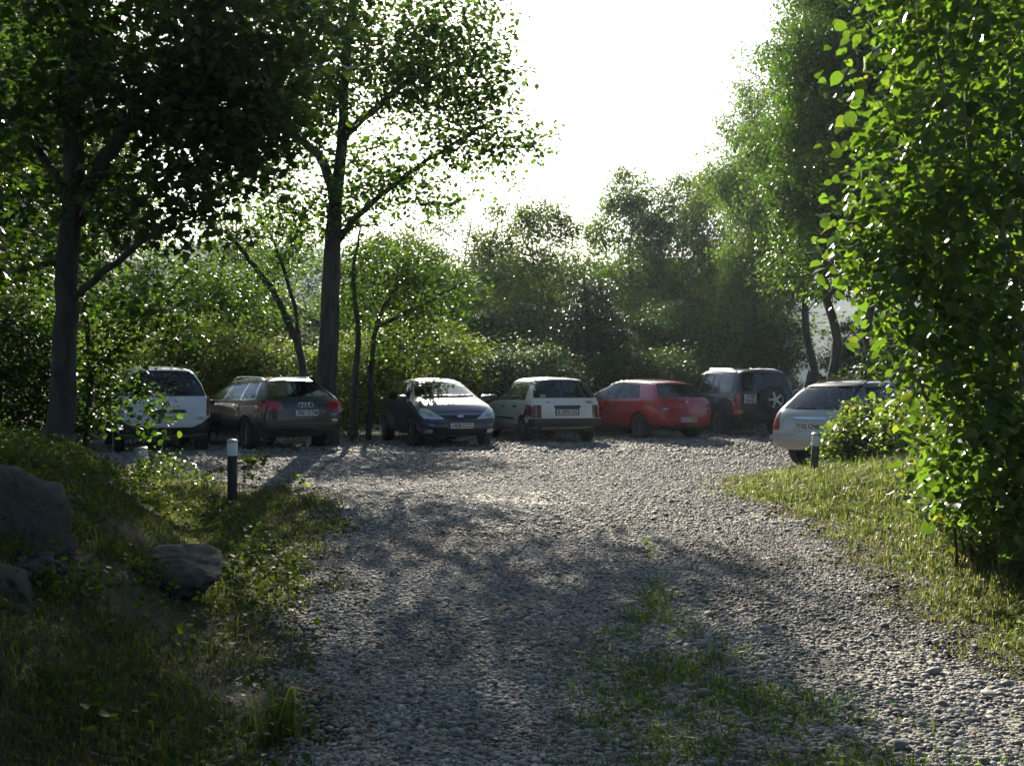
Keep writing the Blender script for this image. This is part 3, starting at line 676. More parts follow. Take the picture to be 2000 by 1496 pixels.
def patch_bm(bvh, view, poly, off, hole=None, res=.06, depth=.012, rnd=.03):
    P = rpoly(poly, rnd) if rnd else [tuple(p) for p in poly]
    dens = []
    for i in range(len(P)):
        a = Vector(P[i]); b = Vector(P[(i + 1) % len(P)]); m = max(1, int((b - a).length / res))
        dens += [a.lerp(b, t / m) for t in range(m)]
    verts = list(dens); edges = [(i, (i + 1) % len(dens)) for i in range(len(dens))]
    if hole:
        Hh = rpoly(hole, rnd) if rnd else hole; s = len(verts); hd = []
        for i in range(len(Hh)):
            a = Vector(Hh[i]); b = Vector(Hh[(i + 1) % len(Hh)]); m = max(1, int((b - a).length / res))
            hd += [a.lerp(b, t / m) for t in range(m)]
        verts += hd; edges += [(s + i, s + (i + 1) % len(hd)) for i in range(len(hd))]
    xs = [p[0] for p in dens]; ys = [p[1] for p in dens]; A = np.array([tuple(p) for p in dens])
    gx, gy = np.meshgrid(np.arange(min(xs) + res / 2, max(xs), res), np.arange(min(ys) + res / 2, max(ys), res))
    ins = inpoly(gx.ravel(), gy.ravel(), A)
    if hole: ins &= ~inpoly(gx.ravel(), gy.ravel(), np.array([tuple(p) for p in hd]))
    verts += [Vector((x, y)) for x, y, i in zip(gx.ravel(), gy.ravel(), ins) if i]
    vo, eo, fo, *_ = delaunay_2d_cdt(verts, edges, [], 1, 1e-5)
    d, org = VIEW[view]; bm = bmesh.new(); tv = []; bv = []
    for p in vo:
        h, nrm, _, _ = bvh.ray_cast(org(p), d)
        if h is None:
            tv.append(None); bv.append(None); continue
        if nrm.dot(d) > 0: nrm = -nrm
        nn = (nrm - d * .6).normalized()
        tv.append(bm.verts.new(h + nn * off)); bv.append(h + nn * (off - depth))
    for f in fo:
        c = sum((vo[i] for i in f), Vector((0, 0))) / len(f)
        if hole and inpoly(np.array([c[0]]), np.array([c[1]]), np.array([tuple(p) for p in hd]))[0]: continue
        if any(tv[i] is None for i in f): continue
        try: bm.faces.new([tv[i] for i in f])
        except ValueError: pass
    idx = {v: i for i, v in enumerate(tv) if v is not None}
    bnd = [e for e in bm.edges if len(e.link_faces) == 1]; nb = {}
    for e in bnd:
        for v in e.verts:
            if v not in nb: nb[v] = bm.verts.new(bv[idx[v]])
    for e in bnd:
        a, b = e.verts
        try: bm.faces.new([a, b, nb[b], nb[a]])
        except ValueError: pass
    bmesh.ops.recalc_face_normals(bm, faces=bm.faces)
    if bm.faces:
        n = Vector((0, 0, 0))
        for f in list(bm.faces)[:max(1, len(fo))]: n += f.normal * f.calc_area()
        if n.dot(d) > 0: bmesh.ops.reverse_faces(bm, faces=bm.faces)
    for v in [v for v in bm.verts if not v.link_faces]: bm.verts.remove(v)
    return bm

def prism_mesh(polys, view):
    bm = bmesh.new()
    for (P, a, b) in polys:
        P = rpoly(P, .035); f = (lambda p, t: (p[0], t, p[1])) if view == 'side' else (lambda p, t: (t, p[0], p[1]))
        lo = [bm.verts.new(f(p, a)) for p in P]; hi = [bm.verts.new(f(p, b)) for p in P]; n = len(P)
        bm.faces.new(lo); bm.faces.new(hi[::-1])
        for i in range(n): bm.faces.new([lo[i], hi[i], hi[(i + 1) % n], lo[(i + 1) % n]])
    bmesh.ops.recalc_face_normals(bm, faces=bm.faces)
    me = bpy.data.meshes.new('cut'); bm.to_mesh(me); bm.free(); return me

def cyl_mesh(lst):
    bm = bmesh.new()
    for (x, z, r, y0, y1) in lst:
        k = 28; t = np.linspace(0, 2 * np.pi, k, endpoint=False)
        lo = [bm.verts.new((x + r * math.cos(q), y0, z + r * math.sin(q))) for q in t]; hi = [bm.verts.new((x + r * math.cos(q), y1, z + r * math.sin(q))) for q in t]
        bm.faces.new(lo); bm.faces.new(hi[::-1])
        for i in range(k): bm.faces.new([lo[i], hi[i], hi[(i + 1) % k], lo[(i + 1) % k]])
    bmesh.ops.recalc_face_normals(bm, faces=bm.faces)
    me = bpy.data.meshes.new('cut'); bm.to_mesh(me); bm.free(); return me

def evalmesh(o):
    dg = bpy.context.evaluated_depsgraph_get(); dg.update()
    return bpy.data.meshes.new_from_object(o.evaluated_get(dg))

def box_bm(c, s, bev=.02, rot=None, bm=None):
    b = bm or bmesh.new(); r = bmesh.ops.create_cube(b, size=1)
    for v in r['verts']:
        v.co = Vector((v.co.x * s[0], v.co.y * s[1], v.co.z * s[2]))
        if rot: v.co = rot @ v.co
        v.co += Vector(c)
    if bev:
        es = list({e for v in r['verts'] for e in v.link_edges}); bmesh.ops.bevel(b, geom=es, offset=bev, segments=2, affect='EDGES', profile=.6)
    return b

def lathe_bm(prof, k=32, axis='y', bm=None, c=(0, 0, 0)):
    b = bm or bmesh.new(); rings = []
    for (r, h) in prof:
        ring = []
        for i in range(k):
            t = 2 * np.pi * i / k
            p = (r * math.cos(t), h, r * math.sin(t)) if axis == 'y' else (r * math.cos(t), r * math.sin(t), h)
            ring.append(b.verts.new((p[0] + c[0], p[1] + c[1], p[2] + c[2])))
        rings.append(ring)
    for a, q in zip(rings, rings[1:]):
        for i in range(k): b.faces.new([a[i], a[(i + 1) % k], q[(i + 1) % k], q[i]])
    if prof[0][0] > 1e-4: b.faces.new(rings[0][::-1])
    if prof[-1][0] > 1e-4: b.faces.new(rings[-1])
    bmesh.ops.recalc_face_normals(b, faces=b.faces)
    return b

def text_mesh(s, h, name='plate_text'):
    cu = bpy.data.curves.new('t', 'FONT'); cu.body = s; cu.size = h; cu.align_x = 'CENTER'; cu.align_y = 'CENTER'; cu.extrude = .001; cu.offset = .0025; cu.resolution_u = 3
    o = bpy.data.objects.new('t', cu); COL.objects.link(o); me = evalmesh(o); bpy.data.objects.remove(o); bpy.data.curves.remove(cu)
    me.name = name; return me

def car_cols(s):
    L2, H, W2 = s['L'] / 2, s['H'], s['W'] / 2; rt, rb = s['rt'], s['rb']; hr = s['hr']
    bl, zr, zf = s.get('bl', 0), s['zbr'], s['zbf']
    xw, xc, zc, zh = s['xw'], s['xc'], s['zc'], s['zh']; xm = -L2 + max(.95, rt + .45)
    C = []   # x_low, x_mid, x_belt, x_top, z_belt, z_top, wf, zs
    zs = s['zs']
    C.append((-L2 + .07, -L2, -L2 + rb, -L2 + rt, zr, H - hr, .90, zs + .10))
    C.append((-L2 + .17, -L2 + .10, -L2 + rb + .10, -L2 + rt + .09, zr, H - hr * .6, .985, zs + .06))
    C.append((xm - .1, xm - .1, xm - .05, xm, zr, H - hr * .25, 1, zs))
    C.append((-.15, -.15, -.15, -.2, .5 * (zr + zf), H, 1, zs))
    C.append((xw + .35, xw + .35, xw + .32, xw, zf, H - s.get('hf', .045), 1, zs))
    C.append((xc + .02, xc + .02, xc + .02, xc, zf, zc, .995, zs))
    C.append(((xc + L2) / 2, (xc + L2) / 2, (xc + L2) / 2, (xc + L2) / 2, min(zf, zc) - .05, .52 * zc + .48 * zh + .015, .985, zs))
    C.append((L2 - .17, L2 - .11, L2 - .15, L2 - .22, zh - .12, zh, .94, zs + .05))
    C.append((L2 - .07, L2, L2 - .05, L2 - .13, zh - .16, zh - .07, .82, zs + .10))
    return C

def build_car(s):
    L2, W2, H = s['L'] / 2, s['W'] / 2, s['H']; body_mat = s['paint']
    t = root(s['name'], s['label'], s['cat'], (0, 0, 0), 0, 'cars parked round the gravel lot')
    C = car_cols(s); wt = s['wt']; bm = bmesh.new(); rings = []
    for k, (xl, xm, xb, xt, zb, zt, wf, zs) in enumerate(C):
        hood = k >= 5; w = W2 * wf; zbb = min(zb, zt - .06)
        if hood: pts = [(xl, 0, zs), (xl, w * .86, zs), (xm, w, .40), (xm * .5 + xb * .5, w * .995, zbb - .08), (xb, w * .95, zt - .055), (xt, w * .80, zt - .012), (xt, w * .42, zt + .015), (xt, 0, zt + .022)]
        else:
            e = .05 if k else .07
            pts = [(xl, 0, zs), (xl, w * .88, zs), (xm, w, .42), ((xm * .45 + xb * .55), w * .995, zbb - .12), (xb, w * .955, zbb), (xb * .12 + xt * .88, wt * wf, zt - e), (xt, wt * wf * .72, zt - .004), (xt, 0, zt + .02)]
        rings.append(pts)
    nk = len(rings); VL = []; VR = []
    for k in range(nk):
        l = [bm.verts.new(p) for p in rings[k]]; r = [l[0]] + [bm.verts.new((p[0], -p[1], p[2])) for p in rings[k][1:7]] + [l[7]]
        VL.append(l); VR.append(r)
    for k in range(nk - 1):
        for j in range(7):
            bm.faces.new([VL[k][j], VL[k + 1][j], VL[k + 1][j + 1], VL[k][j + 1]])
            bm.faces.new([VR[k][j + 1], VR[k + 1][j + 1], VR[k + 1][j], VR[k][j]])
    for k, sg in ((0, -1), (nk - 1, 1)):
        cen = [VL[k][0]] + [bm.verts.new((rings[k][j][0] + sg * s.get('bow', .055), 0, rings[k][j][2])) for j in range(2, 6)] + [VL[k][7]]
        # cen[0]=row1(bottom) cen[1..4]=rows2..5 cen[5]=row6
        for j in range(1, 6):
            bm.faces.new([VL[k][j], VL[k][j + 1], cen[j], cen[j - 1]]); bm.faces.new([VR[k][j + 1], VR[k][j], cen[j - 1], cen[j]])
        bm.faces.new([VL[k][6], VL[k][7], VR[k][6]]) if False else None
    bmesh.ops.remove_doubles(bm, verts=bm.verts, dist=1e-5)
    bmesh.ops.recalc_face_normals(bm, faces=bm.faces)
    me = bpy.data.meshes.new('body'); bm.to_mesh(me); bm.free()
    o = bpy.data.objects.new('body_tmp', me); COL.objects.link(o)
    m = o.modifiers.new('s', 'SUBSURF'); m.levels = 3; m.render_levels = 3
    solid = evalmesh(o); bb = bmesh.new(); bb.from_mesh(solid); bvh = BVHTree.FromBMesh(bb)
    # shell, wheel arches and window openings
    o.modifiers.clear(); o.data = solid
    sm = o.modifiers.new('t', 'SOLIDIFY'); sm.thickness = .03; sm.offset = -1
    wr, xr, xf = s['wr'], s['xr'], s['xf']; ra = wr + s.get('arch', .05)
    cuts = [cyl_mesh([(x, wr, ra, y0, y1) for x in (xr, xf) for (y0, y1) in ((W2 - .26, W2 + .3), (-W2 - .3, -W2 + .26))])]
    cuts.append(prism_mesh([(P, -2, 2) for P in s['side_windows']], 'side'))
    cuts.append(prism_mesh([(s['rear_window'], -L2 - 1, -L2 + s['rt'] + .35)], 'end'))
    cuts.append(prism_mesh([(s['windscreen'], s['xw'] - .12, L2 + 1)], 'end'))
    tmp = []
    for c in cuts:
        co = bpy.data.objects.new('cut', c); COL.objects.link(co); tmp.append(co)
        b = o.modifiers.new('b', 'BOOLEAN'); b.operation = 'DIFFERENCE'; b.object = co; b.solver = 'EXACT'
    bme = evalmesh(o); bme.name = 'body'
    bpy.data.objects.remove(o)
    for co in tmp: bpy.data.objects.remove(co)
    bme.polygons.foreach_set('use_smooth', np.ones(len(bme.polygons), bool)); bme.set_sharp_from_angle(angle=R(38))
    bme.materials.clear(); body = link('body', bme, body_mat, t)
    P = lambda name, view, poly, mat, off=.004, hole=None, par=t, rnd=.03, depth=.012: meshobj(name, patch_bm(bvh, view, poly, off, hole, .06, depth, rnd), M[mat] if isinstance(mat, str) else mat, par)
    def grow2(Q, d):
        c = np.mean(np.array(Q), 0); return [tuple(c + (np.array(q) - c) * (1 + d / max(.05, np.linalg.norm(np.array(q) - c)))) for q in Q]
    gl = s.get('glass', 'glass')
    for Q in s['side_windows']:
        for vw in ('left', 'right'):
            w = P('side_window', vw, Q, gl, .001, depth=.006); P('window_seal', vw, grow2(Q, .035), s.get('seal', 'trim'), .004, Q, w)
    tg = s.get('tailgate')
    if tg: P('tailgate', 'rear', tg, body_mat, .006, s['rear_window'])
    rw = P('rear_window', 'rear', s['rear_window'], s.get('rear_glass', gl), .003, depth=.006); P('window_seal', 'rear', grow2(s['rear_window'], .03), 'trim', .009, s['rear_window'], rw)
    ws = P('windscreen', 'front', s['windscreen'], s.get('front_glass', 'glass'), .002, depth=.006); P('window_seal', 'front', grow2(s['windscreen'], .03), 'trim', .005, s['windscreen'], ws)
    for (x0, x1, z0, z1, xb0, xb1) in s['doors']:
        for vw in ('left', 'right'):
            d = P('door', vw, [(xb0, z0), (xb1, z0), (x1, z1), (x0, z1)], body_mat, .005, rnd=.06)
            hb = P('door_handle', vw, [(x0 + .06, z1 - .13), (x0 + .25, z1 - .13), (x0 + .25, z1 - .095), (x0 + .06, z1 - .095)], s.get('handle', body_mat), .03, None, d, .01, .04)
    for e in s['patches']: P(*e[:4], **(e[4] if len(e) > 4 else {}))
    # number plates
    for (vw, y, z, wd, hg, lines, blue) in s['plates']:
        d, org = VIEW[vw]; h, nrm, _, _ = bvh.ray_cast(org((y, z)), d)
        sg = 1 if vw == 'front' else -1; hx = max if vw == 'front' else min
        x = hx(bvh.ray_cast(org((y + q, z + r_)), d)[0].x for q in (-wd / 2, 0, wd / 2) for r_ in (-hg / 2, hg / 2)) + sg * .012
        pl = meshobj('number_plate', box_bm((0, 0, 0), (.012, wd, hg), .004), M['plate'], t); pl.location = (x, y, z)
        rot = Matrix(((0, 0, sg), (sg, 0, 0), (0, 1, 0))).to_4x4()
        for i, ln in enumerate(lines):
            hh = hg * (1.0 if len(lines) == 1 else .52); wm = [text_mesh(q, hh) for q in ln.split()]
            ws_ = [max(v.co.x for v in m_.vertices) - min(v.co.x for v in m_.vertices) for m_ in wm]; gap = hh * .32; tot = sum(ws_) + gap * (len(wm) - 1)
            k = min(1.0, wd * (.82 if blue else .90) / tot); xc_ = -tot / 2
            for m_, w_ in zip(wm, ws_):
                te = link('plate_text', m_, M['ink'], pl); cx_ = (xc_ + w_ / 2) * k; xc_ += w_ + gap
                te.matrix_local = Matrix.Translation((sg * .0075, sg * ((.028 if blue else 0) + cx_), (0 if len(lines) == 1 else (.24 - .48 * i) * hg))) @ rot @ Matrix.Diagonal((k, 1, 1, 1))
        if blue:
            bl = meshobj('plate_band', box_bm((0, 0, 0), (.004, .04, hg * .96), 0), M['plate_blue'], pl, False); bl.location = (sg * .0066, -sg * (wd / 2 - .022), 0)
    for (vw, y, z, txt, h, mat) in s.get('texts', []):
        d, org = VIEW[vw]; hp = bvh.ray_cast(org((y, z)), d)[0]; sg = 1 if vw == 'front' else -1
        te = link('badge', text_mesh(txt, h, 'badge'), M[mat], t)
        te.matrix_local = Matrix.Translation((hp.x + sg * .014, y, z)) @ Matrix(((0, 0, sg), (sg, 0, 0), (0, 1, 0))).to_4x4()
    # wheels
    for x in (xr, xf):
        for sg in (1, -1):
            tw = s.get('tw', .19); y = sg * (W2 - tw / 2 - .015)
            wh = meshobj('wheel', lathe_bm([(.0, -.03), (wr * .5, -.03), (wr * .5, .03), (0, .03)], 20), M['black'], t); wh.location = (x, y, wr)
            h = tw / 2; ri = wr * s.get('rimk', .64)
            meshobj('tyre', lathe_bm([(ri, -h * .9), (wr * .90, -h), (wr * .975, -h * .86), (wr, -h * .55), (wr, h * .55), (wr * .975, h * .86), (wr * .90, h), (ri, h * .9), (ri, -h * .9)][:-1], 36), M['rubber'], wh)
            rb = lathe_bm([(ri * 1.01, h * .93 * sg), (ri * .9, h * .80 * sg), (ri * .86, h * .2 * sg)], 32); ns = s['spokes']
            for f in [f for f in rb.faces if len(f.verts) > 4]: rb.faces.remove(f)
            for i in range(ns):
                a = 2 * np.pi * (i + .25) / ns; rot = Matrix.Rotation(-a, 3, 'Y')
                box_bm(rot @ Vector((ri * .5, sg * h * .74, 0)), (ri * .84, .028, ri * s.get('spw', .16)), .006, rot, rb)
            lathe_bm([(.0, sg * h * .66), (.065, sg * h * .66), (.06, sg * h * .86), (0, sg * h * .88)], 16, 'y', rb)
            meshobj('rim', rb, M[s.get('rim', 'alloy')], wh)
            bmx = bmesh.new(); k = 16; pr = []
            for i in range(k + 1):
                a = R(-8) + R(196) * i / k; pr.append([bmx.verts.new((x + (ra - .004) * math.cos(a), sg * yy, wr + (ra - .004) * math.sin(a))) for yy in (W2 - .05, W2 - .30)])
            for i in range(k): bmx.faces.new([pr[i][0], pr[i + 1][0], pr[i + 1][1], pr[i][1]])
            bmx.faces.new([q[1] for q in pr])
            meshobj('wheel_arch_liner', bmx, M['trim'], t)
    # mirrors
    xm, zm = s['mirror']
    for sg in (1, -1):
        mb = box_bm((0, 0, 0), (.13, .20, .14), .045); mo = meshobj('door_mirror', mb, M[s.get('mirror_mat', 'black')] if s.get('mirror_mat', 'black') in M else body_mat, t); mo.location = (xm, sg * (W2 * .96 + .10), zm)
        ar = meshobj('mirror_arm', box_bm((0, -sg * .11, -.05), (.06, .12, .04), .012), M['black'], mo)
    # seats and dashboard seen through the glass
    for (x, ys) in s['seats']:
        for y in ys:
            sb = box_bm((x, y, .62), (.14, .46, .62), .05, Matrix.Rotation(R(-12), 3, 'Y')); 
            box_bm((x + .28, y, .40), (.50, .48, .16), .05, None, sb); box_bm((x - .10, y, 1.00 + s.get('sh', 0)), (.09, .25, .17), .04, None, sb)
            meshobj('seat', sb, M['seat'], t)
    meshobj('dashboard', box_bm((s['xc'] - .32, 0, s['zc'] - .19), (.42, W2 * 1.6, .20), .06), M['black'], t)
    st = Tubes(); th = np.linspace(0, 2 * np.pi, 17); st.add(np.stack([np.zeros(17), .18 * np.cos(th), .18 * np.sin(th)], -1), np.full(17, .014), 6)
    sw = link('steering_wheel', st.mesh('steering_wheel'), M['black'], t); sw.location = (s['xc'] - .62, .36, s['zc'] - .08); sw.rotation_euler = (0, R(-25), 0)
    for (y0, xa, xb, mat) in s.get('rails', []):
        for sg in (1, -1):
            xs_ = np.linspace(xa, xb, 9); pts = []
            for i, x in enumerate(xs_):
                z = bvh.ray_cast(Vector((x, sg * y0, 4)), Vector((0, 0, -1)))[0].z; pts.append((x, sg * y0, z + (.045 if 0 < i < 8 else -.01)))
            tb = Tubes(); q, r_ = smoothline(pts, np.full(9, .016), 3); tb.add(q, r_, 8); link('roof_rail', tb.mesh('roof_rail'), M[mat], t)
    if s.get('aerial'):
        x, y, ln = s['aerial']; z = bvh.ray_cast(Vector((x, y, 4)), Vector((0, 0, -1)))[0].z; tb = Tubes(); tb.add([(x, y, z - .01), (x - ln * .5, y, z + ln * .5)], [.008, .004], 6); link('aerial', tb.mesh('aerial'), M['black'], t)
    if s.get('extra'): s['extra'](t, bvh, P)
    ang = s['head']; x, y = s['pos']; t.location = (x, y, Tz(x, y) + .005 + s.get('dz', 0)); t.rotation_euler = (0, 0, R(ang))
    return t

def sym(P): return [(-y, z) for y, z in P][::-1]
def both(name, view, P, mat, kw=None): return [(name, view, P, mat, kw or {}), (name, view, sym(P), mat, kw or {})]
def bar(y0, y1, z0, z1): return [(y0, z0), (y1, z0), (y1, z1), (y0, z1)]
def place(u, Y, L, th):
    """centre of a car whose rear middle is at photo column u and distance Y, heading th degrees right of straight ahead"""
    x = (u - 1000) / F * Y; return (x + L / 2 * math.sin(R(th)), Y + L / 2 * math.cos(R(th)))

M['p_white'] = paint('white_paint', (.62, .65, .68), 0, .35, .7)
M['p_black'] = paint('black_paint', (.006, .007, .010), 0, .3, .7)
M['p_blue'] = paint('dark_blue_paint', (.006, .013, .062), .25, .3)
M['p_ivory'] = paint('ivory_paint', (.68, .67, .645), 0, .4, .5)
M['p_red'] = paint('red_paint', (.38, .003, .014), 0, .25)
M['p_navy'] = paint('navy_paint', (.022, .032, .06), .4, .3)
M['p_silver'] = paint('silver_paint', (.42, .43, .45), .6, .32)

CARS = []
CARS.append(dict(name='minivan', cat='car', label='white minivan seen from behind, leftmost of the parked cars', paint=M['p_white'], L=4.28, W=1.75, H=1.66,
    rt=.34, rb=.05, hr=.12, zbr=1.02, zbf=.98, xw=.35, xc=1.42, zc=1.10, zh=.84, zs=.24, wt=.64, xr=-1.40, xf=1.30, wr=.31, spokes=7, spw=.3, rim='steel', bow=.07,
    side_windows=[[(-1.75, 1.10), (-1.25, 1.06), (-1.15, 1.48), (-1.5, 1.46)], [(-1.12, 1.06), (-.12, 1.04), (-.16, 1.53), (-1.04, 1.50)], [(-.02, 1.04), (1.0, 1.03), (.42, 1.50), (-.06, 1.53)]],
    rear_window=[(-.72, 1.08), (.72, 1.08), (.66, 1.28), (.50, 1.49), (.30, 1.53), (-.30, 1.53), (-.50, 1.49), (-.66, 1.28)], windscreen=[(-.68, 1.14), (.68, 1.14), (.50, 1.54), (-.50, 1.54)],
    tailgate=[(-.60, .52), (.60, .52), (.72, .70), (.76, 1.05), (.70, 1.30), (.53, 1.56), (-.53, 1.56), (-.70, 1.30), (-.76, 1.05), (-.72, .70)],
    doors=[(-.1, 1.05, .30, .98, -.1, .98), (-1.12, -.14, .30, 1.0, -.95, -.14)], handle='black',
    patches=both('tail_light', 'rear', [(.76, .70), (.90, .70), (.88, .95), (.80, 1.14), (.77, 1.0)], 'red_lamp', dict(off=.012)) + [
        ('tailgate_trim', 'rear', [(-.40, .76), (.40, .76), (.36, .82), (-.36, .82)], 'black', dict(off=.022)),
        ('bumper_strip', 'rear', [(-.93, .40), (-.5, .36), (.5, .36), (.93, .40), (.93, .69), (.80, .68), (.68, .57), (.5, .49), (-.5, .49), (-.68, .57), (-.80, .68), (-.93, .69)], 'black', dict(off=.022)),
        ('exhaust_recess', 'rear', bar(-.5, .5, .235, .262), 'black', dict(off=.01)),
        ('bumper_strip', 'front', bar(-.85, .85, .40, .54), 'black', dict(off=.02)), ('grille', 'front', bar(-.42, .42, .60, .68), 'black', dict(off=.012))] + both('headlight', 'front', [(.40, .62), (.78, .66), (.76, .84), (.55, .80)], 'clear', dict(off=.012)) + both('side_strip', 'left', [], 'black')[:0]
        + [('side_strip', v, bar(-1.0, .9, .48, .56), 'black', dict(off=.014)) for v in ('left', 'right')],
    plates=[('rear', 0, .655, .52, .11, ['9621 CKZ'], False), ('front', 0, .47, .52, .11, ['9621 CKZ'], False)], texts=[('rear', -.62, .66, 'PICASSO', .05, 'steel')],
    mirror=(.98, 1.08), seats=[(.05, (.38, -.38)), (-.85, (.42, 0, -.42))], sh=.12, aerial=(-1.45, 0, .22), pos=place(322, 20.0, 4.28, -24), head=90 + 24))
CARS.append(dict(name='estate_car', cat='car', label='black estate car with silver roof rails, parked between the white minivan and the blue car', paint=M['p_black'], L=4.58, W=1.79, H=1.43,
    rt=.62, rb=.07, hr=.09, zbr=.98, zbf=.94, xw=.25, xc=1.12, zc=.98, zh=.80, zs=.22, wt=.60, xr=-1.42, xf=1.28, wr=.32, spokes=10, spw=.10, rim='alloy',
    side_windows=[[(-1.78, 1.0), (-1.12, .985), (-1.05, 1.31), (-1.50, 1.29)], [(-1.06, .985), (-.28, .975), (-.30, 1.335), (-1.0, 1.315)], [(-.18, .97), (.86, .955), (.36, 1.30), (-.22, 1.335)]], seal='chrome',
    rear_window=[(-.66, 1.03), (.66, 1.03), (.50, 1.34), (-.50, 1.34)], windscreen=[(-.64, 1.01), (.64, 1.01), (.50, 1.33), (-.50, 1.33)],
    tailgate=[(-.58, .60), (.58, .60), (.72, .98), (.53, 1.375), (-.53, 1.375), (-.72, .98)],
    doors=[(-.24, .95, .28, .90, -.24, .90), (-1.15, -.28, .28, .91, -.98, -.28)],
    patches=both('tail_light', 'rear', [(.44, .78), (.90, .74), (.90, .92), (.80, .97), (.48, .93)], 'red_lamp', dict(off=.010)) + [('tail_light', v, [(-2.25, .74), (-1.98, .80), (-2.02, .94), (-2.22, .96)], 'red_lamp', dict(off=.010)) for v in ('left', 'right')] + [
        ('bumper_crease', 'rear', bar(-.80, .80, .53, .56), 'p_black', dict(off=.03)), ('lower_bumper', 'rear', bar(-.72, .72, .25, .38), 'black', dict(off=.012)), ('grille', 'front', [(-.34, .40), (.34, .40), (.42, .74), (-.42, .74)], 'black', dict(off=.012))] +
        both('headlight', 'front', [(.44, .62), (.80, .66), (.76, .78), (.46, .76)], 'clear', dict(off=.012)),
    plates=[('rear', 0, .725, .52, .11, ['7831 DTM'], True), ('front', 0, .45, .52, .11, ['7831 DTM'], True)], texts=[('rear', -.62, .70, 'quattro', .045, 'steel')],
    mirror=(.78, 1.0), mirror_mat='p_black', seats=[(-.05, (.38, -.38)), (-.92, (.42, 0, -.42))], sh=-.02, rails=[(.50, -1.5, .22, 'chrome')],
    pos=place(597, 20.9, 4.58, -36), head=90 + 36))
def rings(t, bvh, P):
    for i in range(4):
        y = .105 - .07 * i; hp = bvh.ray_cast(Vector((-5, y, .88)), Vector((1, 0, 0)))[0]; th = np.linspace(0, 2 * np.pi, 17); tb = Tubes()
        tb.add(np.stack([np.full(17, hp.x - .014), y + .045 * np.cos(th), .88 + .045 * np.sin(th)], -1), np.full(17, .007), 6); link('ring_emblem', tb.mesh('ring_emblem'), M['chrome'], t)
CARS[-1]['extra'] = rings
CARS.append(dict(name='hatchback_car', cat='car', label='dark blue hatchback facing the camera, between the black estate and the white hatchback', paint=M['p_blue'], L=4.17, W=1.70, H=1.44,
    rt=.45, rb=.07, hr=.14, zbr=.96, zbf=.93, xw=.22, xc=1.15, zc=1.0, zh=.78, zs=.20, wt=.60, xr=-1.32, xf=1.28, wr=.305, spokes=7, spw=.2, rim='steel', glass='glass_dark', front_glass='glass_dark',
    side_windows=[[(-1.22, .98), (-.22, .96), (-.22, 1.35), (-.95, 1.31)], [(-.12, .96), (.90, .95), (.36, 1.31), (-.14, 1.35)]], rear_glass='glass_dark',
    rear_window=[(-.62, 1.0), (.62, 1.0), (.48, 1.27), (-.48, 1.27)], windscreen=[(-.67, 1.03), (.67, 1.03), (.52, 1.35), (-.52, 1.35)], tailgate=[(-.55, .55), (.55, .55), (.68, .96), (.52, 1.31), (-.52, 1.31), (-.68, .96)],
    doors=[(-.14, .92, .28, .90, -.14, .86), (-1.15, -.2, .28, .91, -.92, -.2)], handle='black',
    patches=both('headlight', 'front', [(.33, .585), (.74, .60), (.80, .70), (.76, .80), (.66, .80), (.50, .70)], 'clear', dict(off=.012)) + both('lamp_reflector', 'front', [(.56, .64), (.65, .64), (.66, .70), (.58, .69)], 'steel', dict(off=.016)) +
        both('fog_light', 'front', [(.56, .31), (.74, .32), (.70, .39), (.58, .39)], 'clear', dict(off=.014)) + [
        ('grille', 'front', [(-.32, .565), (.32, .565), (.40, .64), (.20, .665), (-.20, .665), (-.40, .64)], 'black', dict(off=.010)), ('badge', 'front', [(-.06, .625), (.06, .625), (.075, .645), (.06, .665), (-.06, .665), (-.075, .645)], 'chrome', dict(off=.018)),
        ('bumper_strip', 'front', bar(-.80, .80, .50, .545), 'black', dict(off=.014)), ('air_intake', 'front', [(-.50, .27), (.50, .27), (.46, .40), (-.46, .40)], 'black', dict(off=.008))] +
        both('tail_light', 'rear', [(.60, .96), (.74, .94), (.62, 1.28), (.54, 1.28)], 'red_lamp', dict(off=.012)) + [('wiper', 'front', [(-.55, 1.035), (.10, 1.055), (.10, 1.07), (-.55, 1.05)], 'black', dict(off=.02, rnd=0)), ('wiper', 'front', [(.0, 1.04), (.60, 1.06), (.60, 1.075), (.0, 1.055)], 'black', dict(off=.02, rnd=0)), ('bumper_strip', 'rear', bar(-.8, .8, .5, .56), 'black', dict(off=.014))],
    plates=[('front', 0, .455, .52, .11, ['1458 CCG'], True), ('rear', 0, .72, .52, .11, ['1458 CCG'], True)], mirror=(.84, 1.0), mirror_mat='p_blue', seats=[(-.02, (.37, -.37)), (-.85, (.40, 0, -.40))], aerial=(.1, 0, .25),
    pos=(0, 0), head=-71))
hx, hy = math.sin(R(19)), -math.cos(R(19)); X0 = (900 - 1000) / F * 21.7
CARS[-1]['pos'] = (X0 - hx * 2.085, 21.7 - hy * 2.085)
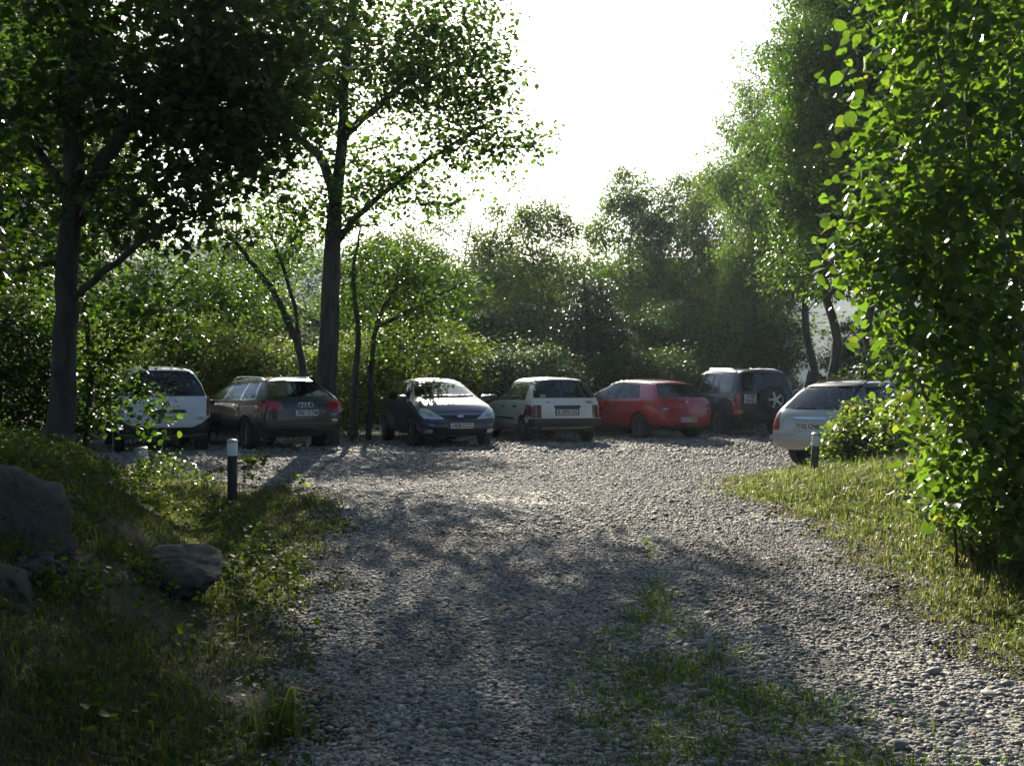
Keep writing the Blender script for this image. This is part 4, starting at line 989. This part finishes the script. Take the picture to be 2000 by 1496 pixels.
CARS.append(dict(name='hatchback_car', cat='car', label='boxy off-white hatchback seen from behind, between the blue car and the red hatchback', paint=M['p_ivory'], L=3.96, W=1.70, H=1.455,
    rt=.36, rb=.05, hr=.06, zbr=.95, zbf=.91, xw=.10, xc=.98, zc=.95, zh=.76, zs=.24, wt=.62, xr=-1.25, xf=1.22, wr=.29, spokes=8, spw=.22, rim='steel', bow=.035,
    side_windows=[[(-1.42, .97), (-1.02, .965), (-1.0, 1.34), (-1.30, 1.33)], [(-.95, .965), (-.20, .955), (-.22, 1.36), (-.92, 1.345)], [(-.10, .955), (.78, .94), (.24, 1.31), (-.13, 1.36)]],
    rear_window=[(-.71, 1.0), (.71, 1.0), (.58, 1.375), (-.58, 1.375)], windscreen=[(-.64, .99), (.64, .99), (.52, 1.34), (-.52, 1.34)], tailgate=[(-.60, .55), (.60, .55), (.60, .93), (.75, .96), (.61, 1.41), (-.61, 1.41), (-.75, .96), (-.60, .93)],
    doors=[(-.14, .80, .28, .90, -.14, .76), (-1.0, -.2, .28, .91, -.82, -.2)], handle='black',
    patches=both('tail_light', 'rear', [(.595, .56), (.84, .56), (.83, .84), (.595, .84)], 'dark_red_lamp', dict(off=.012, rnd=.012)) + both('indicator', 'rear', [(.61, .58), (.82, .58), (.82, .65), (.61, .65)], 'amber', dict(off=.015, rnd=.01))[:0] + [
        ('bumper', 'rear', bar(-.90, .90, .38, .545), 'black', dict(off=.05, depth=.06)), ('tow_cover', 'rear', bar(-.32, -.24, .25, .29), 'black', dict(off=.008, rnd=.01)), ('tow_cover', 'rear', bar(.55, .62, .30, .35), 'black', dict(off=.008, rnd=.01)),
        ('tailgate_trim', 'rear', bar(-.31, .31, .775, .83), 'black', dict(off=.022, rnd=.01)), ('plate_frame', 'rear', bar(-.28, .28, .615, .775), 'black', dict(off=.012, rnd=.008), ),
        ('bumper', 'front', bar(-.80, .80, .36, .52), 'black', dict(off=.04)), ('grille', 'front', bar(-.40, .40, .56, .68), 'black', dict(off=.01))] + both('headlight', 'front', bar(.44, .74, .56, .68), 'clear', dict(off=.012)) +
        [('rear_wiper', 'rear', [(-.05, 1.01), (.42, 1.03), (.42, 1.045), (-.05, 1.03)], 'black', dict(off=.022, rnd=0))] + [('side_strip', v, bar(-.8, .75, .50, .55), 'black', dict(off=.014)) for v in ('left', 'right')],
    plates=[('rear', 0, .69, .50, .11, ['B 2900 OG'], False), ('front', 0, .44, .50, .11, ['B 2900 OG'], False)], texts=[('rear', .46, .90, '1.4', .075, 'ink'), ('rear', -.52, .895, 'TIPO', .075, 'ink')],
    mirror=(.66, .99), seats=[(-.10, (.37, -.37)), (-.85, (.40, 0, -.40))], sh=.02, pos=place(1108, 23.6, 3.96, -18), head=90 + 18))
CARS.append(dict(name='hatchback_car', cat='car', label='red hatchback seen from behind, between the white hatchback and the dark off-road car', paint=M['p_red'], L=4.17, W=1.73, H=1.45,
    rt=.50, rb=.10, hr=.14, zbr=.97, zbf=.92, xw=.12, xc=1.10, zc=.97, zh=.76, zs=.21, wt=.59, xr=-1.30, xf=1.25, wr=.31, spokes=9, spw=.13, rim='alloy', bow=.08,
    side_windows=[[(-1.25, 1.0), (-.42, .965), (-.42, 1.34), (-1.02, 1.28)], [(-.33, .96), (.82, .94), (.26, 1.30), (-.35, 1.345)]], glass='glass_dark', rear_glass='glass_dark',
    rear_window=[(-.66, 1.0), (.66, 1.0), (.62, 1.10), (.48, 1.31), (-.48, 1.31), (-.62, 1.10)], windscreen=[(-.64, 1.0), (.64, 1.0), (.50, 1.34), (-.50, 1.34)], tailgate=[(-.50, .60), (.50, .60), (.68, .96), (.52, 1.35), (-.52, 1.35), (-.68, .96)],
    doors=[(-.36, .88, .28, .89, -.36, .82)], handle='chrome',
    patches=both('tail_light', 'rear', [(.40, .70), (.84, .68), (.84, .78), (.72, .83), (.42, .77)], 'red_lamp', dict(off=.012)) + both('lamp_glint', 'rear', [(.56, .715), (.70, .715), (.70, .75), (.56, .75)], 'clear', dict(off=.016, rnd=.012)) + [
        ('lower_bumper', 'rear', [(-.62, .24), (.62, .24), (.56, .33), (-.56, .33)], 'black', dict(off=.012)), ('badge', 'rear', [(-.035, .87), (.035, .87), (.035, .94), (-.035, .94)], 'chrome', dict(off=.014, rnd=.034)),
        ('grille', 'front', [(-.10, .36), (.10, .36), (.20, .66), (-.20, .66)], 'black', dict(off=.012)), ('bumper_seam', 'rear', bar(-.80, .80, .575, .585), 'trim', dict(off=.006, rnd=0)), ('wiper', 'rear', [(-.35, 1.03), (.10, 1.045), (.10, 1.06), (-.35, 1.045)], 'black', dict(off=.02, rnd=0))] + both('headlight', 'front', [(.36, .56), (.72, .60), (.68, .72), (.42, .66)], 'clear', dict(off=.012)),
    plates=[('rear', 0, .48, .52, .11, ['9137 DGB'], True), ('front', .45, .42, .44, .11, ['9137 DGB'], True)], mirror=(.72, 1.0), mirror_mat='black', seats=[(-.15, (.37, -.37)), (-.90, (.36, -.36))], aerial=(-.55, 0, .2),
    pos=place(1343, 25.3, 4.17, -31), head=90 + 31))
def spare(t, bvh, P):
    bm = lathe_bm([(.20, .10), (.30, .11), (.345, .08), (.36, 0), (.345, -.08), (.2, -.09)], 32); w = meshobj('spare_wheel', bm, M['rubber'], t); w.rotation_euler = (0, 0, R(90)); w.location = (-2.27, -.06, .94)
    rb = lathe_bm([(.215, .112), (.19, .09), (.185, .03)], 28)
    for f in [f for f in rb.faces if len(f.verts) > 4]: rb.faces.remove(f)
    for i in range(5):
        a = 2 * np.pi * i / 5; rot = Matrix.Rotation(-a, 3, 'Y'); box_bm(rot @ Vector((.105, .09, 0)), (.18, .03, .06), .008, rot, rb)
    lathe_bm([(0, .07), (.05, .07), (.05, .11), (0, .112)], 16, 'y', rb); meshobj('rim', rb, M['alloy'], w)
CARS.append(dict(name='off_road_car', cat='car', label='navy off-road car with a spare wheel on its tailgate, behind the red hatchback', paint=M['p_navy'], L=4.25, W=1.81, H=1.73,
    rt=.20, rb=.04, hr=.08, zbr=1.06, zbf=1.04, xw=.05, xc=.98, zc=1.10, zh=.95, zs=.32, wt=.70, xr=-1.22, xf=1.32, wr=.35, spokes=5, spw=.26, rim='alloy', bow=.03, tw=.22, arch=.07,
    side_windows=[[(-1.86, 1.12), (-1.10, 1.10), (-1.10, 1.60), (-1.80, 1.58)], [(-1.0, 1.10), (-.80, 1.10), (-.80, 1.60), (-1.0, 1.60)], [(-.73, 1.10), (-.16, 1.09), (-.18, 1.61), (-.73, 1.60)], [(-.06, 1.09), (.78, 1.07), (.20, 1.58), (-.10, 1.61)]], glass='glass', rear_glass='glass_dark',
    rear_window=[(-.68, 1.15), (.68, 1.15), (.60, 1.60), (-.60, 1.60)], windscreen=[(-.68, 1.13), (.68, 1.13), (.58, 1.60), (-.58, 1.60)], tailgate=[(-.66, .60), (.66, .60), (.72, 1.08), (.64, 1.64), (-.64, 1.64), (-.72, 1.08)],
    doors=[(-.10, .82, .40, 1.03, -.10, .86), (-1.0, -.16, .40, 1.04, -.75, -.16)], handle='black',
    patches=both('tail_light', 'rear', [(.72, .84), (.90, .84), (.89, 1.08), (.73, 1.08)], 'red_lamp', dict(off=.016, rnd=.015)) + both('indicator', 'rear', bar(.70, .86, .60, .68), 'amber', dict(off=.055)) + [('bumper', 'rear', bar(-.92, .92, .36, .60), 'black', dict(off=.05, depth=.06)), ('bumper', 'front', bar(-.86, .86, .36, .62), 'black', dict(off=.05, depth=.06)), ('grille', 'front', bar(-.42, .42, .70, .82), 'black', dict(off=.012))] +
        both('headlight', 'front', bar(.46, .78, .68, .84), 'clear', dict(off=.012)) + [('side_strip', v, bar(-.8, .85, .52, .62), 'black', dict(off=.02)) for v in ('left', 'right')],
    plates=[('rear', .50, .96, .34, .22, ['3708', 'BHD'], False), ('front', 0, .48, .52, .11, ['3708 BHD'], False)], mirror=(.74, 1.12), seats=[(-.12, (.40, -.40)), (-.95, (.42, 0, -.42))], sh=.16, rails=[(.60, -1.7, .0, 'chrome')], extra=spare,
    pos=place(1500, 26.7, 4.25, -18), head=90 + 18))
CARS.append(dict(name='estate_car', cat='car', label='silver estate car with roof rails, half hidden by the bramble and hazel', paint=M['p_silver'], L=4.68, W=1.78, H=1.54,
    rt=.66, rb=.14, hr=.10, zbr=.98, zbf=.93, xw=.25, xc=1.15, zc=.98, zh=.78, zs=.24, wt=.58, xr=-1.40, xf=1.28, wr=.32, spokes=7, spw=.18, rim='alloy', bow=.10,
    side_windows=[[(-1.80, 1.01), (-1.12, .985), (-1.08, 1.40), (-1.50, 1.38)], [(-1.02, .985), (-.24, .975), (-.26, 1.43), (-.98, 1.405)], [(-.14, .97), (.86, .955), (.36, 1.39), (-.18, 1.43)]], glass='glass_dark', rear_glass='glass_dark', seal='trim',
    rear_window=[(-.66, 1.03), (.66, 1.03), (.51, 1.42), (-.51, 1.42)], windscreen=[(-.64, 1.01), (.64, 1.01), (.50, 1.42), (-.50, 1.42)], tailgate=[(-.58, .58), (.58, .58), (.70, .98), (.54, 1.46), (-.54, 1.46), (-.70, .98)],
    doors=[(-.2, .95, .28, .90, -.2, .90), (-1.15, -.24, .28, .91, -.98, -.24)],
    patches=both('tail_light', 'rear', [(.64, .66), (.86, .66), (.84, .92), (.74, 1.02), (.66, .92)], 'red_lamp', dict(off=.012)) + [('tail_light', v, [(-2.22, .68), (-2.02, .70), (-1.98, .94), (-2.12, 1.0)], 'amber', dict(off=.010)) for v in ('left', 'right')] + [('rear_wiper', 'rear', [(-.02, 1.03), (.40, 1.05), (.40, 1.065), (-.02, 1.06)], 'black', dict(off=.022, rnd=0)),
        ('bumper_step', 'rear', bar(-.82, .82, .50, .57), 'p_silver', dict(off=.06, depth=.07)), ('tailgate_trim', 'rear', bar(-.34, .34, .86, .90), 'chrome', dict(off=.02)), ('lower_bumper', 'rear', bar(-.62, .62, .26, .32), 'black', dict(off=.01)), ('grille', 'front', bar(-.40, .40, .58, .70), 'black', dict(off=.012))] + both('headlight', 'front', [(.42, .60), (.76, .62), (.72, .74), (.44, .72)], 'clear', dict(off=.012)),
    plates=[('rear', 0, .74, .52, .11, ['7102 CNB'], False), ('front', 0, .45, .52, .11, ['7102 CNB'], False)], mirror=(.78, 1.0), mirror_mat='p_silver', seats=[(-.05, (.38, -.38)), (-.92, (.42, 0, -.42))], rails=[(.47, -1.45, .2, 'black')],
    pos=(0, 0), head=40))
def silver_pos():
    th = R(50); h = np.array([math.sin(th), math.cos(th)]); r = np.array([math.cos(th), -math.sin(th)])
    c = np.array([(1497 - 1000) / F * 19.0, 19.0])        # far rear corner
    return tuple(c + r * .875 + h * 2.34)
CARS[-1]['pos'] = silver_pos()
for s in CARS: build_car(s)
# ---------------------------------------------------------------- bollards, rocks
M['post'] = plain('black_post_paint', (.016, .016, .017), .5, 0, 0, .5, .2, 12)
M['post_grey'] = plain('weathered_post', (.09, .088, .07), .7, 0, 0, .4, .35, 14)
M['opal'] = plain('opal_diffuser', (.75, .76, .74), .35, 0, 0, .5, .05, 20)
M['cap'] = plain('cap_metal', (.5, .49, .46), .35, .7)
def bollard(label, x, y, h, r, mat, tilt=(0, 0), capm='cap'):
    t = root('bollard_light', label, 'bollard', (x, y, Tz(x, y)), 0, 'bollard lights along the drive'); t.rotation_euler = (*tilt, 0)
    hl_ = .155
    meshobj('post', lathe_bm([(r * .96, -.2), (r, 0), (r, h - hl_ - .035), (r * .93, h - hl_ - .02), (r * .93, h - hl_ - .012)], 20, 'z'), M[mat], t)
    d = lathe_bm([(r * 1.02, h - hl_ - .012), (r * 1.08, h - hl_), (r * 1.08, h - .04), (r * 1.02, h - .032)], 20, 'z'); meshobj('lamp_diffuser', d, M['opal'], t)
    meshobj('cap', lathe_bm([(r * 1.0, h - .032), (r * 1.16, h - .028), (r * 1.16, h - .008), (r * .9, h + .006), (0, h + .012)], 20, 'z'), M[capm], t)
    return t
p = pg(454, 985); bollard('black bollard with a white lamp band standing in the left grass', p[0], p[1], .69, .052, 'post')
p = at(1588, 912, 14.0); bollard('weathered bollard with a pale lamp band at the foot of the bramble on the right', p.x, p.y, .62, .05, 'post_grey', (R(1), R(4)))
p = at(283, 900, 14.6); bollard('short bollard lamp half buried in weeds in front of the minivan bumper', p.x, p.y, .42, .075, 'post_grey', (0, R(-7)))

M['rock_mossy'] = rockmat('mossy_rock', (.025, .027, .022), (.075, .074, .062), (.07, .09, .06))
def rock(name, label, c, s, seed, mat, rz=0, sub=5, amp=.22):
    bm = bmesh.new(); bmesh.ops.create_icosphere(bm, subdivisions=sub, radius=1); rng = np.random.default_rng(seed)
    V = np.array([v.co[:] for v in bm.verts]); d = np.zeros(len(V))
    for k in range(44):
        n = rng.normal(0, 1, 3); n /= np.linalg.norm(n); d -= np.clip(V @ n - rng.uniform(.5, .96), 0, None) * rng.uniform(.5, 1.0) * (1 if k < 14 else .8)
    for k in range(70):
        f = rng.normal(0, 1, 3) * (2.0 * 1.065 ** k); d += amp * .30 / (1 + .16 * k) * np.sin(V @ f + rng.uniform(0, 6.28))
    V = V * (1 + d)[:, None]
    for v, q in zip(bm.verts, V): v.co = Vector((q[0] * s[0], q[1] * s[1], q[2] * s[2]))
    o = meshobj(name, bm, M[mat], None, True, 60); o.location = c; o.rotation_euler = (R(rng.uniform(-6, 6)), R(rng.uniform(-6, 6)), rz); return tag(o, label, 'rock')
p = at(40, 1165, 5.5); rock('boulder', 'large dark mossy boulder at the lower left edge of the bank', (p.x - .14, p.y + .15, Tz(p.x, p.y) - .16), (1.12, 1.3, .86), 9, 'rock_mossy', .5, 6, .085)
p = at(290, 1075, 7.0); rock('boulder', 'low sloping bare rock slab in the left grass beside the big boulder', (p.x - .02, p.y + .1, Tz(p.x, p.y) - .05), (.50, .85, .22), 12, 'rock_mossy', .75, 5, .12)
p = at(1605, 760, 30); rock('boulder', 'huge dark rounded boulder behind the silver estate car', (p.x, p.y, Tz(p.x, p.y) + .65), (1.25, 1.3, 1.45), 6, 'rock_dark', .2, 5, .12)
for i, (u, v, s, lab) in enumerate([(645, 1228, .075, 'pale stone at the left edge of the gravel in a patch of sun'), (617, 1328, .055, 'grey stone on the left edge of the gravel in shade, below the sunlit patch'), (650, 1472, .05, 'pale stone at the bottom edge near the left of the gravel'), (1742, 1150, .07, 'flat pale stone on the right grass beside the gravel'), (1395, 1262, .04, 'small pale cobble beside the central grass strip'), (1930, 1370, .07, 'flat grey slab stone low in the gravel at the right')]):
    q = pg(u, v); rock('stone', lab, (q[0], q[1], Tz(*q) + s * .15), (s, s * .75, s * .5), 40 + i, 'rock', i * 1.1, 3)

# ---------------------------------------------------------------- grass, ground cover, leaf litter, pebbles (uncountable)
def scatter(n, x0, x1, y0, y1, rng, edge=.46):
    """points in front of the camera, denser near it"""
    t = rng.uniform(0, 1, n); Y = y0 * (y1 / y0) ** t; X = rng.uniform(x0, x1, n)
    k = np.abs(X) < Y * .56 + 1.6
    return X[k], Y[k]

def blades(X, Y, h, w, rng, curl=.5):
    n = len(X); z = T(X, Y); az = rng.uniform(0, 2 * np.pi, n); d = np.stack([np.cos(az), np.sin(az), np.zeros(n)], -1); s = np.stack([-np.sin(az), np.cos(az), np.zeros(n)], -1)
    h = h * np.clip(rng.normal(1, .35, n), .35, 2.2); w = w * rng.uniform(.7, 1.4, n); c = rng.uniform(.15, 1.3, n) * curl
    b = np.stack([X, Y, z - .01], -1); up = np.array([0, 0, 1.0])
    m = b + up * (h * .62)[:, None] + d * (h * c * .28)[:, None]; t = b + up * (h * np.clip(1 - .35 * c, .3, 1))[:, None] + d * (h * c * .9)[:, None]
    V = np.stack([b - s * w[:, None], b + s * w[:, None], m + s * (w * .75)[:, None], m - s * (w * .75)[:, None], t], 1).reshape(-1, 3)
    o = (np.arange(n) * 5)[:, None]
    return V, [o + np.array([[0, 1, 2, 3]]), o + np.array([[3, 2, 4]])]

def vnoise(X, Y, s, seed):
    g = np.random.default_rng(seed).uniform(0, 1, (64, 64)); x = (X * s) % 64; y = (Y * s) % 64; i = x.astype(int); j = y.astype(int); u = x - i; v = y - j
    u = u * u * (3 - 2 * u); v = v * v * (3 - 2 * v); i1 = (i + 1) % 64; j1 = (j + 1) % 64; i %= 64; j %= 64
    return (g[i, j] * (1 - u) + g[i1, j] * u) * (1 - v) + (g[i, j1] * (1 - u) + g[i1, j1] * u) * v
def clumpy(X, Y, a, ph):
    k = int(ph * 10); return np.clip(1.25 * (.55 * vnoise(X, Y, a * .45, k) + .28 * vnoise(X, Y, a * 1.1, k + 1) + .17 * vnoise(X, Y, a * 2.7, k + 2)) - .12, 0, 1)
rng = np.random.default_rng(5)
# right verge
X, Y = scatter(900000, 1.2, 11, 3.2, 19, rng); P_ = warp(X, Y); dist = polydist(*P_, GP); ins = inpoly(*P_, GP)
dist_all = dist
keep = (~ins) & (rng.uniform(0, 1, len(X)) < np.clip(.10 + dist * 1.3, 0, 1) * (.35 + .65 * clumpy(X, Y, 3.1, .4)))
keep |= ins & (dist < .25) & (rng.uniform(0, 1, len(X)) < .05)
X, Y = X[keep], Y[keep]; dd = dist[keep]
lush = np.clip(dd / 1.2, .25, 1) * (.7 + .6 * clumpy(X, Y, 2.2, 2.0))
hb_ = (.022 + .062 * lush + .05 * ss(9, 13, Y) * lush) * (1 + .04 * Y); wb_ = .0022 + .00022 * Y
dry = rng.uniform(0, 1, len(X)) < .75 * np.exp(-dd / .35) + .30 * (clumpy(X, Y, 2.0, 4.4) > .62) + .05
gr = link('grass', leafmesh('grass', [blades(X[~dry], Y[~dry], hb_[~dry], wb_[~dry], rng, .95)]), M['grass']); tag(gr, 'sunlit grass on the right verge', 'grass', kind='stuff')
gr = link('dry_grass', leafmesh('dry_grass', [blades(X[dry], Y[dry], hb_[dry] * .75, wb_[dry], rng, 1.3)]), M['grass_dry']); tag(gr, 'straw-coloured dry grass at the edge of the right verge', 'grass', kind='stuff')
# left bank and verge
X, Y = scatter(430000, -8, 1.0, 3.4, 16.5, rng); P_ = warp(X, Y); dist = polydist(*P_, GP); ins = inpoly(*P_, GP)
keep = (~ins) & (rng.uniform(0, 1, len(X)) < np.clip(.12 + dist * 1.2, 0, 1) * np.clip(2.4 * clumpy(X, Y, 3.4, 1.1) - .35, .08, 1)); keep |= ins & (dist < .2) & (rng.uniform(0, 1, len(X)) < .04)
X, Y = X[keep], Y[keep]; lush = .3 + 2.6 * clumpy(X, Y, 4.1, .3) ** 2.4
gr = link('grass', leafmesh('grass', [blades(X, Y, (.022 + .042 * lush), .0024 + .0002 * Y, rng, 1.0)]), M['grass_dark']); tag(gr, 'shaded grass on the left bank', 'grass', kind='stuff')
# central strip
cx = [(1288, 1105), (1275, 1180), (1262, 1260), (1330, 1330), (1400, 1400), (1470, 1496)]; C_ = np.array([pg(*q) for q in cx])
C_ = np.vstack([C_, [C_[-1][0] + .05, 3.2]])
X, Y = scatter(150000, -.5, 2.6, 3.3, 9.0, rng); xc_ = np.interp(Y, C_[::-1, 1], C_[::-1, 0]); wd = np.interp(Y, [3.3, 4.5, 5.5, 6.5, 7.5, 9], [.62, .56, .42, .18, .06, .02])
cl_ = clumpy(X, Y, 5.3, .9) * .6 + clumpy(X, Y, 11, 2.1) * .4
keep = rng.uniform(0, 1, len(X)) < np.exp(-((X - xc_) / wd) ** 2) * np.clip(5.5 * (cl_ - .36 + .05 * (Y < 5.8)), 0, 1)
X, Y = X[keep], Y[keep]
gr = link('grass', leafmesh('grass', [blades(X, Y, (.028 + .04 * rng.uniform(0, 1, len(X))) * (.6 + .9 * cl_[keep]), .0033, rng, 1.0)]), M['grass_lush']); tag(gr, 'grass tufts along the middle of the drive', 'grass', kind='stuff')
# tuft of long blades low on the left
q = pg(545, 1440); X = q[0] + rng.normal(0, .05, 110); Y = q[1] + rng.normal(0, .05, 110)
tf = link('grass_tuft', leafmesh('grass_tuft', [blades(X, Y, .26, .0045, rng, .8)]), M['grass']); tag(tf, 'tuft of long bright grass blades low on the shaded left verge', 'grass tuft')
# broad-leaved ground cover
X, Y = scatter(60000, -7, .3, 3.6, 15, rng); e = -X - bank_edge(Y)
keep = (e > -.2) & (e < 2.4) & (Y > 4) & (rng.uniform(0, 1, len(X)) < np.clip(2.2 * clumpy(X, Y, 2.6, 1.9) - .45, 0, 1) * (.25 + .65 * ss(6, 9, Y))); X, Y = X[keep], Y[keep]
gc = link('ground_cover', leafmesh('ground_cover', [leaves(np.stack([X, Y, T(X, Y) + rng.uniform(.02, .15, len(X))], -1), .034, rng, 'oval', .6)]), M['ivy']); tag(gc, 'small-leaved creeper on the left bank', 'ground cover', kind='stuff')
X, Y = scatter(36000, 1.6, 8, 4.2, 16, rng); P_ = warp(X, Y); dist = polydist(*P_, GP)
keep = (~inpoly(*P_, GP)) & (dist > .35) & (rng.uniform(0, 1, len(X)) < np.clip(clumpy(X, Y, 2.9, 3.0) * 1.6 - .5, 0, 1)); X, Y = X[keep], Y[keep]
gc = link('ground_cover', leafmesh('ground_cover', [leaves(np.stack([X, Y, T(X, Y) + rng.uniform(.01, .08, len(X))], -1), .022, rng, 'oval', .6)]), M['grass']); tag(gc, 'clover and small weeds in the right verge', 'ground cover', kind='stuff')
# fallen leaves
X, Y = scatter(9000, -5, 3, 3.5, 15, rng); P_ = warp(X, Y); dist = polydist(*P_, GP); keep = rng.uniform(0, 1, len(X)) < np.where(X < 0, np.exp(-dist / .5), .10 * np.exp(-dist / .4)); X, Y = X[keep], Y[keep]
lt = link('leaf_litter', leafmesh('leaf_litter', [leaves(np.stack([X, Y, T(X, Y) + .02], -1), .03, rng, 'oval', .5, None, 0)]), M['litter']); tag(lt, 'dry fallen leaves along the edge of the gravel', 'leaf litter', kind='stuff')

low = [((70, 1240, 5.2), 3), ((180, 1230, 5.6), 4), ((290, 1160, 6.4), 5), ((20, 990, 6.6), 6), ((180, 1000, 7.2), 7)]
labs = ['weedy plant at the foot of the big boulder, nearest the camera', 'weedy plant against the lower right side of the big boulder', 'small weedy plant below the low rock slab', 'weedy plant growing over the top edge of the big boulder at the frame edge', 'weedy plant just behind the crest of the big boulder']
for ((u, v, Y), s_), lb in zip(low, labs):
    low_shrub('low_plant', lb, [(u, v, Y, 34, 14, .16, 12)], 60 + s_, 'ivy', .032, 12, .06, 'oval', 0, 5)

# pebbles
def ico(sub):
    bm = bmesh.new(); bmesh.ops.create_icosphere(bm, subdivisions=sub, radius=1); V = np.array([v.co[:] for v in bm.verts]); Fa = np.array([[v.index for v in f.verts] for f in bm.faces]); bm.free(); return V, Fa
def pebbles(y0, y1, sp, size, sub, rng, zoff=.012, frac=1.0):
    V0, F0 = ico(sub); xs = np.arange(-12.5, 13, sp); ys = np.arange(y0, y1, sp * .9); XX, YY = np.meshgrid(xs, ys)
    X = (XX + rng.uniform(-.5, .5, XX.shape) * sp).ravel(); Y = (YY + rng.uniform(-.5, .5, YY.shape) * sp).ravel()
    P_ = warp(X, Y); ins = inpoly(*P_, GP); dist = polydist(*P_, GP)
    k = (np.abs(X) < Y * .53 + 1.0) & (ins | ((dist < .3) & (rng.uniform(0, 1, len(X)) < .5 - dist * 1.6))) & (rng.uniform(0, 1, len(X)) < frac * np.clip(2.6 * clumpy(X, Y, 2.3, 5.2) + .12, .3, 1))
    X, Y = X[k], Y[k]; n = len(X); az = rng.uniform(0, 2 * np.pi, n); s = size * np.clip(rng.lognormal(-.05, .34, n), .4, 2.3) * (.86 + .28 * clumpy(X, Y, 1.7, .6))
    ax = np.stack([s * rng.uniform(.9, 1.35, n), s * rng.uniform(.7, 1.0, n), s * rng.uniform(.38, .68, n)], -1)
    V = V0[None] * ax[:, None, :]; V = V * (1 + .10 * np.sin(V0[None] @ rng.normal(0, 2.4, (n, 3, 1)) + rng.uniform(0, 6, (n, 1, 1))))
    tx = rng.normal(0, .28, n)[:, None]; c, si = np.cos(az)[:, None], np.sin(az)[:, None]
    x, y, z = V[..., 0], V[..., 1], V[..., 2]; y, z = y * np.cos(tx) - z * np.sin(tx), y * np.sin(tx) + z * np.cos(tx)
    V = np.stack([x * c - y * si + X[:, None], x * si + y * c + Y[:, None], z + (T(X, Y) + zoff + ax[:, 2] * rng.uniform(-.15, .6, n))[:, None]], -1)
    return V.reshape(-1, 3), (F0[None] + (np.arange(n) * len(V0))[:, None, None]).reshape(-1, 3)
sets = [pebbles(3.7, 5.6, .019, .0106, 2, rng), pebbles(3.7, 7.2, .055, .0155, 2, rng, .014, .35), pebbles(3.7, 6.2, .0125, .0065, 1, rng, .004, .75), pebbles(5.6, 9.5, .0195, .0102, 1, rng), pebbles(9.5, 14, .026, .0135, 1, rng), pebbles(14, 20, .038, .018, 1, rng), pebbles(20, 30, .075, .032, 1, rng, .01)]
Vs = []; Fs = []; n = 0
for v, f in sets: Vs.append(v); Fs.append(f + n); n += len(v)
pb = link('pebbles', mesh_np('pebbles', np.concatenate(Vs), [np.concatenate(Fs)], True), M['pebble']); tag(pb, 'grey rounded river pebbles covering the drive', 'gravel', kind='stuff')
print('pebble verts', n)

# ---------------------------------------------------------------- air: thin distance haze, also added to stand in for lens glare
HAZE_D = 0.00028
hm = bpy.data.materials.new('haze'); hm.use_nodes = True; hn = hm.node_tree; hn.nodes.clear()
ho = hn.nodes.new('ShaderNodeOutputMaterial'); pv = hn.nodes.new('ShaderNodeVolumePrincipled')
pv.inputs['Color'].default_value = (.70, .86, 1, 1); pv.inputs['Density'].default_value = HAZE_D; pv.inputs['Anisotropy'].default_value = .5
hn.links.new(pv.outputs[0], ho.inputs['Volume'])
hb = meshobj('haze', box_bm((0, 570, 30), (1900, 1320, 120), 0), hm, None, False); tag(hb, kind='stuff')
